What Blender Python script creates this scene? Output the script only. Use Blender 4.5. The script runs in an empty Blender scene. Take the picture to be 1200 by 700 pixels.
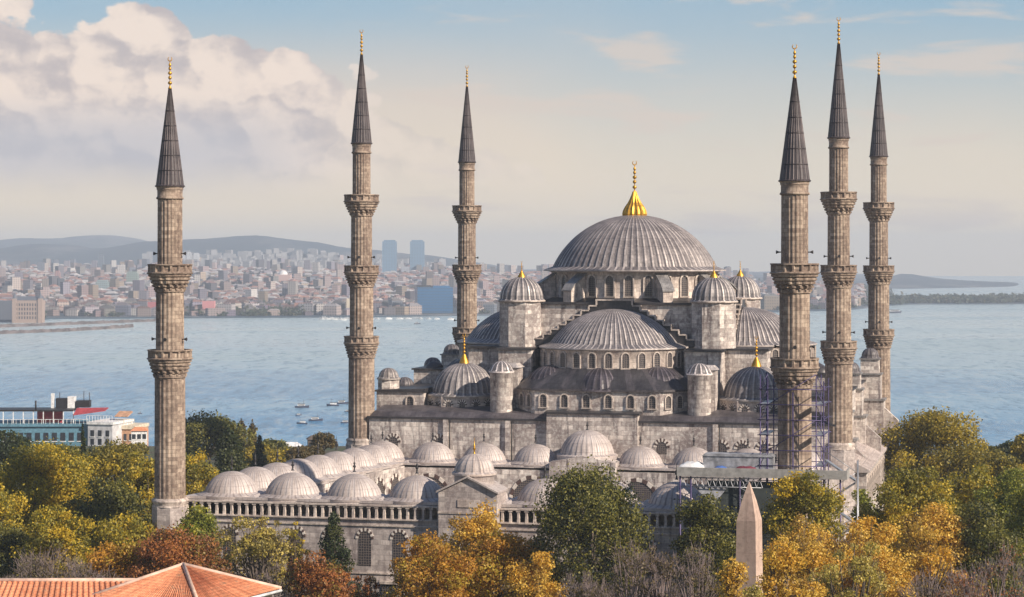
import bpy, math, random
import numpy as np
from mathutils import Vector, Matrix
R = math.radians; PI = math.pi
S = bpy.context.scene; COL = S.collection
random.seed(7); NR = np.random.RandomState(11)

# ------------------------------------------------------------------ camera, world, sun, exposure
FPX = 2530.0; HORY = 305.3; ZC = 40.0
cam = bpy.data.objects.new('camera', bpy.data.cameras.new('camera')); COL.objects.link(cam)
cam.location = (0, 0, ZC); cam.rotation_euler = (R(90), 0, 0)
cam.data.lens = 36 * FPX / 1200; cam.data.sensor_width = 36
cam.data.shift_y = -(350 - HORY) / 1200; cam.data.clip_start = 1; cam.data.clip_end = 60000
S.camera = cam
SUN_D = Vector((0.81, -0.585, 0)).normalized() * math.cos(R(31)) + Vector((0, 0, math.sin(R(31))))
sun = bpy.data.objects.new('sun', bpy.data.lights.new('sun', 'SUN')); COL.objects.link(sun)
sun.data.energy = 5.0; sun.data.angle = R(0.5); sun.data.color = (1.0, 0.87, 0.72)
sun.rotation_euler = SUN_D.to_track_quat('Z', 'Y').to_euler()
S.view_settings.view_transform = 'Standard'; S.view_settings.look = 'None'
S.view_settings.exposure = 0.46; S.view_settings.gamma = 1.0; S.view_settings.use_curve_mapping = False
S.cycles.use_denoising = True; S.cycles.max_bounces = 6; S.cycles.diffuse_bounces = 3; S.cycles.glossy_bounces = 3
S.cycles.transparent_max_bounces = 6; S.cycles.volume_bounces = 0; S.cycles.transmission_bounces = 3
S.cycles.sample_clamp_indirect = 4.0

class NG:
    """small helper to write node graphs"""
    def __init__(s, tree): s.t = tree; s.n = tree.nodes; s.l = tree.links
    def new(s, ty, **kw):
        n = s.n.new(ty)
        for k, v in kw.items(): setattr(n, k, v)
        return n
    def put(s, n, key, v):
        if hasattr(v, 'is_output'): s.l.new(v, n.inputs[key])
        elif v is not None: n.inputs[key].default_value = v
    def m(s, op, a, b=None, c=None, clamp=False):
        n = s.new('ShaderNodeMath', operation=op, use_clamp=clamp)
        s.put(n, 0, a); s.put(n, 1, b); s.put(n, 2, c)
        return n.outputs[0]
    def step(s, x, a, b, y0=0.0, y1=1.0):
        n = s.new('ShaderNodeMapRange', interpolation_type='SMOOTHSTEP')
        s.put(n, 0, x); s.put(n, 1, a); s.put(n, 2, b); s.put(n, 3, y0); s.put(n, 4, y1)
        return n.outputs[0]
    def mix(s, f, a, b, mode='MIX'):
        n = s.new('ShaderNodeMix', data_type='RGBA', blend_type=mode)
        s.put(n, 0, f)
        for k, v in ((6, a), (7, b)):
            if isinstance(v, (tuple, list)): v = (*v[:3], 1)
            s.put(n, k, v)
        return n.outputs[2]
    def noise(s, vec, scale, detail=4, rough=0.5, dist=0.0):
        n = s.new('ShaderNodeTexNoise'); s.put(n, 'Vector', vec); s.put(n, 'Scale', scale)
        s.put(n, 'Detail', detail); s.put(n, 'Roughness', rough); s.put(n, 'Distortion', dist)
        return n.outputs[0]
    def xyz(s, x, y, z):
        n = s.new('ShaderNodeCombineXYZ'); s.put(n, 0, x); s.put(n, 1, y); s.put(n, 2, z); return n.outputs[0]
    def sep(s, v):
        n = s.new('ShaderNodeSeparateXYZ'); s.put(n, 0, v); return n.outputs
    def mapping(s, v, sc=(1, 1, 1), loc=(0, 0, 0)):
        n = s.new('ShaderNodeMapping'); s.put(n, 0, v); n.inputs['Scale'].default_value = sc
        n.inputs['Location'].default_value = loc; return n.outputs[0]

def lin(r, g, b):
    f = lambda c: (c / 255 / 12.92) if c / 255 <= .04045 else ((c / 255 + .055) / 1.055) ** 2.4
    return (f(r), f(g), f(b))

W = bpy.data.worlds.new('World'); S.world = W; W.use_nodes = True
g = NG(W.node_tree)
for n in list(g.n): g.n.remove(n)
out = g.new('ShaderNodeOutputWorld'); bg = g.new('ShaderNodeBackground'); bg.inputs[1].default_value = 0.1
g.l.new(bg.outputs[0], out.inputs[0])
tc = g.new('ShaderNodeTexCoord').outputs['Generated']
x, y, z = g.sep(tc)
zc = g.m('MAXIMUM', z, 0.012)
sky = g.new('ShaderNodeTexSky', sky_type='NISHITA', sun_disc=False, sun_elevation=R(31), altitude=80,
            air_density=1.1, dust_density=0.8, ozone_density=2.5)
sky.sun_rotation = math.atan2(SUN_D.x, SUN_D.y)
g.l.new(g.xyz(x, y, zc), sky.inputs[0])
az = g.m('ARCTAN2', x, y); el = g.m('ARCSINE', z)
X = g.m('MULTIPLY', az, FPX / 100)          # in units of 100 photograph pixels, but a true sky direction
Y = g.m('MULTIPLY', el, FPX / 100)
P = g.xyz(X, Y, 0.0)
Pc = g.xyz(X, g.m('MULTIPLY', Y, 1.25), 3.3)
K = 7.6
def sk(r, gg, b, k=1.0): return tuple(c * K * k for c in lin(r, gg, b))
hz = g.step(Y, 0.2, 3.2, 1.0, 0.12)
big = g.noise(g.mapping(P, (0.22, 0.55, 1)), 1.0, 4, .5)
left = g.m('MULTIPLY', g.step(X, 1.6, -1.2), g.step(Y, 3.0, 1.7))
hz = g.m('ADD', g.m('ADD', hz, g.m('MULTIPLY', left, .55)), g.m('MULTIPLY', g.m('SUBTRACT', big, .5), 0.7), clamp=True)
hz = g.m('MULTIPLY', hz, g.step(Y, 9.0, 4.0, .25, 1.0))
hcol = g.mix(g.step(Y, 0.4, 2.6), sk(240, 223, 198), sk(214, 203, 194))
base = g.mix(g.step(Y, 0.3, 3.4), sk(206, 210, 198), sk(142, 176, 200))
base = g.mix(0.15, base, sky.outputs[0]); base = g.mix(g.step(Y, 3.6, 16.0), base, sk(58, 92, 140))
c0 = g.mix(hz, base, hcol)
# streaks of thin cloud
st = g.noise(g.mapping(P, (0.42, 2.3, 1), (5, 1.3, 0)), 1.0, 5, .55, .3)
stm = g.m('MULTIPLY', g.step(st, .52, .66), g.step(X, -2.2, -0.6))
c0 = g.mix(g.m('MULTIPLY', stm, .72), c0, sk(220, 205, 193))
# the cumulus bank on the left
fc = g.new('ShaderNodeFloatCurve'); cv = fc.mapping.curves[0]
pts = [(-9, 2.6), (-6, 3.02), (-5.4, 3.0), (-4.7, 2.86), (-4.0, 2.92), (-3.4, 2.62), (-2.9, 2.5), (-2.2, 2.2), (-1.75, 1.9), (-1.2, 1.45), (-0.2, 1.1), (1.0, 0.7), (4, 0.1)]
while len(cv.points) < len(pts): cv.points.new(0.5, 0.5)
for p_, (a, b) in zip(cv.points, pts): p_.location = ((a + 9) / 13, b / 4)
fc.mapping.update(); g.put(fc, 1, g.m('DIVIDE', g.m('ADD', X, 9.0), 13.0, clamp=True))
top = g.m('MULTIPLY', fc.outputs[0], 4.0)
wv = g.new('ShaderNodeVectorMath', operation='ADD'); nn = g.new('ShaderNodeTexNoise'); g.put(nn, 'Vector', Pc); g.put(nn, 'Scale', 2.2); g.put(nn, 'Detail', 5.0)
sc_ = g.new('ShaderNodeVectorMath', operation='SCALE'); g.l.new(nn.outputs['Color'], sc_.inputs[0]); sc_.inputs['Scale'].default_value = 0.75
g.l.new(Pc, wv.inputs[0]); g.l.new(sc_.outputs[0], wv.inputs[1])
def puff(vec, s, o):
    v_ = g.new('ShaderNodeTexVoronoi', feature='F1'); g.put(v_, 'Vector', g.mapping(vec, (1, 1, 1), o)); g.put(v_, 'Scale', s)
    return v_.outputs['Distance']
def height(o):
    o = (o[0], o[1], 0)
    a = g.m('MULTIPLY', puff(wv.outputs[0], 1.35, o), -.8)
    return g.m('ADD', a, g.m('MULTIPLY', g.noise(g.mapping(Pc, (.85, 1, 1), o), 1.7, 6, .5), 1.0))
h0 = height((0, 0)); h1 = height((-0.10, -0.12))
edge = g.m('ADD', g.m('SUBTRACT', top, Y), g.m('MULTIPLY', g.m('SUBTRACT', h0, .06), 1.15))
cm = g.step(edge, -0.01, 0.11)
shade = g.m('ADD', g.m('MULTIPLY', g.m('SUBTRACT', h1, h0), -2.1), .56, clamp=True)
inner = g.mix(g.step(shade, .1, .85), sk(194, 184, 184), sk(244, 226, 212))
# greyer, bluish under-side
under = g.m('MULTIPLY', g.step(Y, 2.0, 1.35), g.step(X, -1.6, -3.6))
inner = g.mix(g.m('MULTIPLY', under, .72), inner, sk(186, 188, 198))
soft = g.step(X, -1.2, -2.6, .35, 1.0)
low = g.step(g.m('ADD', Y, g.m('MULTIPLY', g.noise(P, 1.2, 3), .25)), 0.75, 1.35)
cm = g.m('MULTIPLY', g.m('MULTIPLY', cm, low), soft)
c1 = g.mix(g.m('MULTIPLY', cm, .94), c0, inner)
g.l.new(c1, bg.inputs[0])
W.cycles.sampling_method = 'MANUAL'; W.cycles.sample_map_resolution = 256

# ------------------------------------------------------------------ mesh builder
class MB:
    def __init__(s): s.v = []; s.f = []; s.uv = []; s.mi = []; s.c = []; s.sm = []
    def face(s, ids, uv=None, m=0, c=(1, 1, 1), sm=False):
        s.f.append(tuple(ids)); s.mi.append(m); s.c.append(c); s.sm.append(sm)
        if uv is None:
            p = [Vector(s.v[i]) for i in ids[:4]]
            n = (p[1] - p[0]).cross(p[2] - p[0])
            if n.length < 1e-9 and len(p) > 3: n = (p[2] - p[0]).cross(p[3] - p[0])
            n = n.normalized() if n.length > 1e-12 else Vector((0, 0, 1))
            if abs(n.z) > .75: uv = [(s.v[i][0], s.v[i][1]) for i in ids]
            else:
                t = Vector((-n.y, n.x, 0)).normalized()
                uv = [(s.v[i][0] * t.x + s.v[i][1] * t.y, s.v[i][2]) for i in ids]
        s.uv.extend(uv)
    def add(s, pts): 
        k = len(s.v); s.v.extend([tuple(p) for p in pts]); return k
    def hexa(s, p, m=0, c=(1, 1, 1)):      # 8 corners, bottom 4 ccw then top 4
        k = s.add(p)
        for q in ((3, 2, 1, 0), (4, 5, 6, 7), (0, 1, 5, 4), (1, 2, 6, 5), (2, 3, 7, 6), (3, 0, 4, 7)):
            s.face([k + i for i in q], m=m, c=c)
    def box(s, x0, x1, y0, y1, z0, z1, m=0, c=(1, 1, 1), rot=None):
        p = [(x0, y0, z0), (x1, y0, z0), (x1, y1, z0), (x0, y1, z0), (x0, y0, z1), (x1, y0, z1), (x1, y1, z1), (x0, y1, z1)]
        if rot is not None: p = [rot @ Vector(q) for q in p]
        s.hexa(p, m, c); return s
    def prism_y(s, poly, y0, y1, m=0, c=(1, 1, 1)):   # poly (x,z), counter-clockwise seen from -y
        n = len(poly); k = s.add([(a, y0, b) for a, b in poly] + [(a, y1, b) for a, b in poly])
        s.face([k + i for i in range(n)], m=m, c=c); s.face([k + n + i for i in reversed(range(n))], m=m, c=c)
        for i in range(n):
            j = (i + 1) % n; s.face([k + i, k + n + i, k + n + j, k + j], m=m, c=c)
        return s
    def prism_z(s, poly, z0, z1, m=0, c=(1, 1, 1), mt=None, z1f=None):
        n = len(poly); f = z1f or (lambda a, b: z1)
        k = s.add([(a, b, z0) for a, b in poly] + [(a, b, f(a, b)) for a, b in poly])
        s.face([k + n + i for i in range(n)], m=m if mt is None else mt, c=c); s.face([k + i for i in reversed(range(n))], m=m, c=c)
        for i in range(n):
            j = (i + 1) % n; s.face([k + i, k + j, k + n + j, k + n + i], m=m, c=c)
        return s
    def tube(s, p0, p1, r0, r1=None, n=6, m=0, c=(1, 1, 1)):
        r1 = r0 if r1 is None else r1
        p0 = Vector(p0); p1 = Vector(p1); d = (p1 - p0).normalized()
        a = d.cross(Vector((0, 0, 1)) if abs(d.z) < .9 else Vector((1, 0, 0))).normalized(); b = d.cross(a)
        k = s.add([p0 + (a * math.cos(2 * PI * i / n) + b * math.sin(2 * PI * i / n)) * r0 for i in range(n)] +
                  [p1 + (a * math.cos(2 * PI * i / n) + b * math.sin(2 * PI * i / n)) * r1 for i in range(n)])
        L = (p1 - p0).length
        for i in range(n):
            j = (i + 1) % n; u0 = i / n; u1 = (i + 1) / n
            s.face([k + j, k + i, k + n + i, k + n + j], [(u1, 0), (u0, 0), (u0, L), (u1, L)], m, c, n > 4)
        s.face([k + i for i in range(n)], m=m, c=c); s.face([k + n + i for i in reversed(range(n))], m=m, c=c)
        return s
    def lathe(s, prof, n=24, a0=0.0, a1=2 * PI, cx=0, cy=0, m=0, c=(1, 1, 1), mod=None, colf=None, cap=False, sm=True, mf=None):
        full = abs(a1 - a0 - 2 * PI) < 1e-6; na = n if full else n + 1
        rr = max(r for r, z in prof); base = len(s.v); L = 0; ls = []
        for j, (r, z) in enumerate(prof):
            if j: L += math.hypot(r - prof[j - 1][0], z - prof[j - 1][1])
            ls.append(L)
            for i in range(na):
                a = a0 + (a1 - a0) * i / n; r2 = r if mod is None else mod(r, z, i, a, j)
                s.v.append((cx + r2 * math.cos(a), cy + r2 * math.sin(a), z))
        for j in range(len(prof) - 1):
            for i in range(n):
                i2 = (i + 1) % na if full else i + 1
                q = [base + j * na + i, base + j * na + i2, base + (j + 1) * na + i2, base + (j + 1) * na + i]
                u0 = (a1 - a0) * i / n * rr; u1 = (a1 - a0) * (i + 1) / n * rr
                z0, z1 = prof[j][1], prof[j + 1][1]
                if abs(z1 - z0) < .02: z0, z1 = ls[j], ls[j + 1]
                s.face(q, [(u0, z0), (u1, z0), (u1, z1), (u0, z1)], (mf(j) if mf else m), colf(i, j) if colf else c, sm)
        if cap and full: s.face([base + (len(prof) - 1) * na + i for i in range(n)], m=m, c=c)
        return s
    def build(s, name, mats, parent=None, loc=None, rotz=0.0):
        me = bpy.data.meshes.new(name)
        me.from_pydata(s.v, [], s.f); 
        if not isinstance(mats, (list, tuple)): mats = [mats]
        for m in mats: me.materials.append(m)
        me.polygons.foreach_set('material_index', s.mi); me.polygons.foreach_set('use_smooth', s.sm)
        uv = me.uv_layers.new(name='UVMap'); uv.data.foreach_set('uv', np.array(s.uv, dtype=np.float32).ravel())
        ca = me.color_attributes.new('Col', 'FLOAT_COLOR', 'CORNER')
        cnt = np.array([len(f) for f in s.f]); c = np.array(s.c, dtype=np.float32)
        c4 = np.concatenate([c, np.ones((len(c), 1), np.float32)], 1); ca.data.foreach_set('color', np.repeat(c4, cnt, axis=0).ravel())
        me.update()
        return link(name, me, parent, loc, rotz)

def link(name, me, parent=None, loc=None, rotz=0.0):
    o = bpy.data.objects.new(name, me); COL.objects.link(o)
    if parent is not None: o.parent = parent
    if loc is not None: o.location = loc
    o.rotation_euler = (0, 0, rotz)
    return o
def tag(o, label, cat, group=None):
    o['label'] = label; o['category'] = cat
    if group: o['group'] = group
    return o
def empty(name, label, cat, loc=(0, 0, 0), rotz=0, group=None):
    o = link(name, None, None, loc, rotz); o.empty_display_size = 1
    return tag(o, label, cat, group)
def struct(o, kind='structure'): o['kind'] = kind; return o

# ------------------------------------------------------------------ materials
MATS = {}
def mat(name):
    m = bpy.data.materials.new(name); m.use_nodes = True; g = NG(m.node_tree)
    b = next(n for n in g.n if n.type == 'BSDF_PRINCIPLED'); MATS[name] = m
    return m, g, b
def plain(name, col, rough=.7, metal=0.0, var=.25, scale=1.5, attr=False):
    m, g, b = mat(name)
    tcn = g.new('ShaderNodeTexCoord').outputs['Object']
    n = g.noise(tcn, scale, 4, .6)
    c = g.mix(g.step(n, .3, .7), tuple(k * (1 - var) for k in col), tuple(min(1, k * (1 + var)) for k in col))
    if attr:
        a = g.new('ShaderNodeVertexColor', layer_name='Col'); c = g.mix(1.0, c, a.outputs[0], 'MULTIPLY')
    g.l.new(c, b.inputs['Base Color']); b.inputs['Roughness'].default_value = rough; b.inputs['Metallic'].default_value = metal
    return m
def stone(name, c1, c2, mortar, bw=1.0, bh=.5, stain=.5, streak=.6, bump=.25):
    m, g, b = mat(name)
    uv = g.new('ShaderNodeUVMap', uv_map='UVMap').outputs[0]; ob = g.new('ShaderNodeTexCoord').outputs['Object']
    br = g.new('ShaderNodeTexBrick'); g.put(br, 'Vector', uv); br.inputs['Scale'].default_value = 1.0
    br.inputs['Brick Width'].default_value = bw; br.inputs['Row Height'].default_value = bh
    br.inputs['Mortar Size'].default_value = .03; br.inputs['Mortar Smooth'].default_value = .6; br.inputs['Bias'].default_value = -.15
    br.inputs['Color1'].default_value = (*c1, 1); br.inputs['Color2'].default_value = (*c2, 1); br.inputs['Mortar'].default_value = (*mortar, 1)
    sx, sy, sz = g.sep(uv)
    n1 = g.noise(ob, .22, 5, .65); n2 = g.noise(g.xyz(g.m('MULTIPLY', sx, 1.1), g.m('MULTIPLY', sy, .13), 0.0), 1.0, 5, .65, .4)
    n3 = g.noise(ob, 2.6, 5, .7)
    c = g.mix(g.m('MULTIPLY', g.step(n1, .42, .66), stain), br.outputs[0], tuple(k * f for k, f in zip(c1, (.50, .45, .47))))
    c = g.mix(g.m('MULTIPLY', g.step(n2, .50, .68), streak), c, tuple(k * f for k, f in zip(c1, (.36, .33, .36))))
    c = g.mix(g.m('MULTIPLY', g.step(n3, .45, .70), .35), c, tuple(min(1, k * 1.35) for k in c2))
    c = g.mix(g.m('MULTIPLY', g.m('GREATER_THAN', g.noise(g.xyz(g.m('MULTIPLY', sx, .9), g.m('MULTIPLY', g.m('FLOOR', g.m('DIVIDE', sy, bh)), 3.7), 0.0), 1.0, 1, .5), .58), .35), c, tuple(k * .55 for k in c1))
    c = g.mix(g.m('MULTIPLY', g.step(n3, .48, .28), .5), c, tuple(k * .45 for k in c1))
    g.l.new(c, b.inputs['Base Color']); b.inputs['Roughness'].default_value = .88
    bp = g.new('ShaderNodeBump'); bp.inputs['Strength'].default_value = bump; bp.inputs['Distance'].default_value = .06
    h = g.m('ADD', br.outputs['Fac'], g.m('MULTIPLY', n3, -1.2)); g.l.new(g.m('MULTIPLY', h, -1.0), bp.inputs['Height'])
    g.l.new(bp.outputs[0], b.inputs['Normal'])
    return m
def lead(name, c1, c2, rough=.5, seam=1.2, patch=.5, v2=.76):
    """lead sheet roofing; the Col attribute carries the worn pale colour of the raised seams"""
    m, g, b = mat(name)
    uv = g.new('ShaderNodeUVMap', uv_map='UVMap').outputs[0]; ob = g.new('ShaderNodeTexCoord').outputs['Object']
    a = g.new('ShaderNodeVertexColor', layer_name='Col')
    n1 = g.noise(ob, .45, 6, .7); n2 = g.noise(ob, 2.4, 5, .75)
    br = g.new('ShaderNodeTexBrick'); g.put(br, 'Vector', uv); br.inputs['Scale'].default_value = 1.0; br.offset = 0.35
    br.inputs['Brick Width'].default_value = .55; br.inputs['Row Height'].default_value = seam; br.inputs['Mortar Size'].default_value = .03
    br.inputs['Color1'].default_value = (1, 1, 1, 1); br.inputs['Color2'].default_value = (v2, v2, v2 + .02, 1); br.inputs['Mortar'].default_value = (v2 - .18, v2 - .2, v2 - .18, 1)
    c = g.mix(g.step(n1, .32, .68), c1, c2)
    c = g.mix(g.m('MULTIPLY', g.step(n2, .5, .72), patch), c, tuple(min(1, k * 1.5) for k in c2))
    c = g.mix(g.m('MULTIPLY', g.step(n2, .46, .3), .5), c, tuple(k * .55 for k in c1))
    c = g.mix(1.0, c, br.outputs[0], 'MULTIPLY'); c = g.mix(1.0, c, a.outputs[0], 'MULTIPLY')
    g.l.new(c, b.inputs['Base Color']); b.inputs['Roughness'].default_value = rough; b.inputs['Metallic'].default_value = .15
    bp = g.new('ShaderNodeBump'); bp.inputs['Strength'].default_value = .2; bp.inputs['Distance'].default_value = .05
    g.l.new(n2, bp.inputs['Height']); g.l.new(bp.outputs[0], b.inputs['Normal'])
    return m
M_WALL = stone('grey stone ashlar', (.37, .315, .295), (.84, .75, .68), (.28, .24, .225), 1.5, .62, .7, 1.0)
M_WALLC = stone('court stone ashlar', (.36, .31, .295), (.60, .53, .49), (.28, .24, .23), 1.3, .55, .55, .6)
M_MIN = stone('minaret stone', (.225, .165, .13), (.47, .375, .295), (.18, .135, .11), .75, .42, .6, .7)
M_TRIM = stone('window trim stone', (.44, .38, .34), (.60, .52, .46), (.25, .21, .19), 1.2, .6, .35, .4, .15)
M_PALE = stone('pale trim stone', (.46, .39, .345), (.74, .64, .57), (.38, .33, .29), 1.2, .6, .6, .75, .15)
M_OBEL = stone('pink granite', (.46, .33, .27), (.50, .37, .30), (.42, .30, .25), 6.0, 4.0, .3, .35, .15)
M_LEAD = lead('dome lead', (.18, .172, .172), (.35, .335, .325), .5, 1.2, .7)
M_LEADD = lead('dark roof lead', (.028, .026, .029), (.072, .067, .072), .45, 1.6, .45)
M_LEADC = lead('court dome lead', (.40, .345, .32), (.56, .50, .47), .6, 1.1, .3, .88)
M_LEADM = lead('spire lead', (.045, .038, .042), (.085, .072, .076), .5, 1.9, .2, .8)
M_GOLD = plain('gilded copper', (.56, .30, .04), .42, .75, .3)
M_DARK = plain('dark metal', (.035, .032, .035), .5, .4)
M_WHITE = plain('white paint', (.72, .72, .72), .5)
M_CREAM = plain('cream paint', (.62, .54, .42), .7)
M_RED = plain('red cloth', (.45, .05, .06), .7)
M_BLUEF = plain('blue cloth', (.06, .13, .38), .6)
M_TARP = plain('grey tarpaulin', (.27, .275, .30), .7, 0, .4)
M_STEEL = plain('scaffold steel', (.065, .05, .13), .5, .3)
M_GALV = plain('galvanised steel', (.30, .31, .34), .4, .5)
M_CONC = plain('grey fascia board', (.30, .29, .28), .8)
M_VOUS = plain('dark voussoir stone', (.075, .045, .04), .8)
M_VOUW = plain('white voussoir stone', (.58, .53, .48), .8)
# window lattice
m, g, b = mat('window lattice'); M_PANE = m
uv = g.new('ShaderNodeUVMap', uv_map='UVMap').outputs[0]
vo = g.new('ShaderNodeTexVoronoi', feature='DISTANCE_TO_EDGE'); g.put(vo, 'Vector', uv); g.put(vo, 'Scale', 3.6); g.put(vo, 'Randomness', .25)
c = g.mix(g.step(vo.outputs[0], .05, .10), (.24, .20, .17), (.035, .032, .04)); g.l.new(c, b.inputs['Base Color']); b.inputs['Roughness'].default_value = .35
# leaves
def leafmat(name, tr=.35):
    m, g, b = mat(name)
    a = g.new('ShaderNodeVertexColor', layer_name='Col').outputs[0]
    g.l.new(a, b.inputs['Base Color']); b.inputs['Roughness'].default_value = .55
    t = g.new('ShaderNodeBsdfTranslucent'); g.l.new(g.mix(.5, a, (.35, .27, .03), 'ADD') if False else a, t.inputs[0])
    mx = g.new('ShaderNodeMixShader'); mx.inputs[0].default_value = tr + .08
    o = next(n for n in g.n if n.type == 'OUTPUT_MATERIAL')
    g.l.new(b.outputs[0], mx.inputs[1]); g.l.new(t.outputs[0], mx.inputs[2]); g.l.new(mx.outputs[0], o.inputs[0])
    return m
M_LEAF = leafmat('leaves'); M_BARK = plain('bark', (.11, .085, .07), .9); M_TWIG = plain('grey twigs', (.20, .155, .15), .9)

# ------------------------------------------------------------------ the site: photograph-to-site helpers and the mosque's frame
TH = .234; WID = 68.0
P2 = Vector((-.313 * WID, 4.494 * WID, 0)); UD = Vector((math.cos(TH), -math.sin(TH), 0)); VD = Vector((math.sin(TH), math.cos(TH), 0))
CEN = P2 + UD * 34 + VD * 28.95; ROT = -TH
def site(u, v, z=0.0): return CEN + UD * u + VD * v + Vector((0, 0, z))
def at(px, py, d):
    """the point on the line of sight of a photograph pixel at distance d"""
    return Vector(((px - 600) * d / FPX, d, ZC - (py - HORY) * d / FPX))
SEA = -35.0
def smooth(t): t = max(0.0, min(1.0, t)); return t * t * (3 - 2 * t)
def ground_z(x, y): return -37.0 * smooth((y - 430) / 400)

# ------------------------------------------------------------------ ground, sea, far shore
def grid_mesh(name, xs, ys, fz, m, parent=None):
    nx, ny = len(xs), len(ys); v = [(x, y, fz(x, y)) for y in ys for x in xs]
    f = [(j * nx + i, j * nx + i + 1, (j + 1) * nx + i + 1, (j + 1) * nx + i) for j in range(ny - 1) for i in range(nx - 1)]
    me = bpy.data.meshes.new(name); me.from_pydata(v, [], f); me.materials.append(m); me.update()
    me.polygons.foreach_set('use_smooth', [True] * len(f))
    return link(name, me, parent)
m, g, b = mat('park ground'); ob = g.new('ShaderNodeTexCoord').outputs['Object']
n = g.noise(ob, .08, 6, .6); c = g.mix(g.step(n, .4, .6), (.07, .06, .035), (.05, .065, .025)); g.l.new(c, b.inputs['Base Color']); b.inputs['Roughness'].default_value = .95
struct(grid_mesh('ground', list(np.linspace(-1600, 1600, 41)), list(np.linspace(-300, 900, 61)), ground_z, m))

m, g, b = mat('sea water'); ob = g.new('ShaderNodeTexCoord').outputs['Object']
ox, oy, oz = g.sep(ob)
b.inputs['Roughness'].default_value = .16; b.inputs['IOR'].default_value = 1.33
deep = g.step(oy, 700, 2400)  # by distance: far water gets the sky's pale reflection as base colour
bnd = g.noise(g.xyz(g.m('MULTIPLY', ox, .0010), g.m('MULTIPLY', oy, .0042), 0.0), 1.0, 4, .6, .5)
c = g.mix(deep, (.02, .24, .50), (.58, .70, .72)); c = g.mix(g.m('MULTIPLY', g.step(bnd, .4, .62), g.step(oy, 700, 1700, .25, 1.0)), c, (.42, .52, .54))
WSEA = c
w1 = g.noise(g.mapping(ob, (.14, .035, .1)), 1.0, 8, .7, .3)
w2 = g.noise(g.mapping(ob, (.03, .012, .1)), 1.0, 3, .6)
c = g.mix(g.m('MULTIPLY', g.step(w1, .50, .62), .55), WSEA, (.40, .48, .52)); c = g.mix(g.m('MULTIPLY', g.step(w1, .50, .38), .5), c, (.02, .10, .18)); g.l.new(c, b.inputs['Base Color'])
hh = g.m('ADD', g.m('MULTIPLY', w1, 1.6), g.m('MULTIPLY', w2, .5))
bp = g.new('ShaderNodeBump'); bp.inputs['Distance'].default_value = 4.0
g.l.new(hh, bp.inputs['Height'])
g.l.new(g.step(bnd, .38, .66, .6, .25), bp.inputs['Strength']); g.l.new(bp.outputs[0], b.inputs['Normal'])
g.l.new(g.step(bnd, .4, .65, .14, .30), b.inputs['Roughness'])
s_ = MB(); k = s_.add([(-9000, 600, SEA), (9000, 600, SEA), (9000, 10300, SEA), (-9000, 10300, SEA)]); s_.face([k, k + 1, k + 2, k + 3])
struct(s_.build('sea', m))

def interp(x, tab):
    if x <= tab[0][0]: return tab[0][1]
    for (a, b_), (c_, d_) in zip(tab, tab[1:]):
        if x <= c_: return b_ + (d_ - b_) * (x - a) / (c_ - a)
    return tab[-1][1]
COAST = [(-300, 377), (40, 377), (60, 374), (430, 372), (640, 369), (880, 367), (990, 364), (1040, 359), (1060, 357), (1500, 356)]
def shore_d(px): return 75.0 * FPX / (interp(px, COAST) - HORY)
RIDGE = [(-300, 292), (0, 290), (50, 285), (90, 288), (110, 292), (165, 284), (240, 281), (270, 277), (300, 276), (330, 279), (370, 285), (400, 290), (450, 293), (500, 298), (560, 310), (640, 321), (700, 330), (760, 338), (900, 345), (1000, 344), (1020, 338), (1040, 325), (1060, 320), (1078, 323), (1105, 327), (1140, 329.5), (1180, 331.5), (1230, 336), (1500, 348)]
BACK = [(-300, 284), (0, 282), (60, 279), (100, 277), (130, 275), (160, 280), (200, 290), (300, 300), (600, 330), (1500, 350)]
BASEH = [(-300, 6), (0, 6), (300, 8), (500, 4), (620, -2), (750, -8), (900, -12), (1000, -22), (1040, -30), (1500, -31)]
def pnoise(x, y):
    return (math.sin(x * 1.7 + 1.3 * math.sin(y * .9)) + math.sin(y * 1.3 + 2.1 * math.sin(x * .7 + 1)) + .5 * math.sin(x * 4.1 + y * 3.3)) / 2.5
def far_z(px, d):
    s0 = shore_d(px)
    if d < s0: return SEA - 3
    base = SEA + 2 + (interp(px, BASEH) - SEA - 2) * smooth((d - s0) / 1700)
    zr = ZC + (HORY - interp(px, RIDGE)) * 6800 / FPX; r = max(0, zr - base) * math.exp(-((d - 6800) / 950) ** 2)
    zb = ZC + (HORY - interp(px, BACK)) * 9000 / FPX; r2 = max(0, zb - base) * math.exp(-((d - 9000) / 900) ** 2)
    if px > 1030:
        bb = base if d < s0 + 430 else SEA - 3
        return max(bb, SEA - 3 + (zr - SEA + 3) * math.exp(-((d - 6800) / 700) ** 2)) if zr > SEA + 1 else bb
    lo = 6 * pnoise(px / 45, d / 600) * smooth((d - s0 - 200) / 900) if px < 900 else 0
    return base + max(r, r2) * (1 + .02 * pnoise(px / 20, d / 500)) + lo
m, g, b = mat('far land'); ob = g.new('ShaderNodeTexCoord').outputs['Object']
n = g.noise(g.mapping(ob, (.004, .0016, .004)), 1.0, 8, .68)
c = g.mix(g.step(n, .48, .62), (.03, .055, .085), (.12, .13, .15)); g.l.new(c, b.inputs['Base Color']); b.inputs['Roughness'].default_value = 1.0  # land tinted blue, so its own colour carries some of the haze
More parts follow.
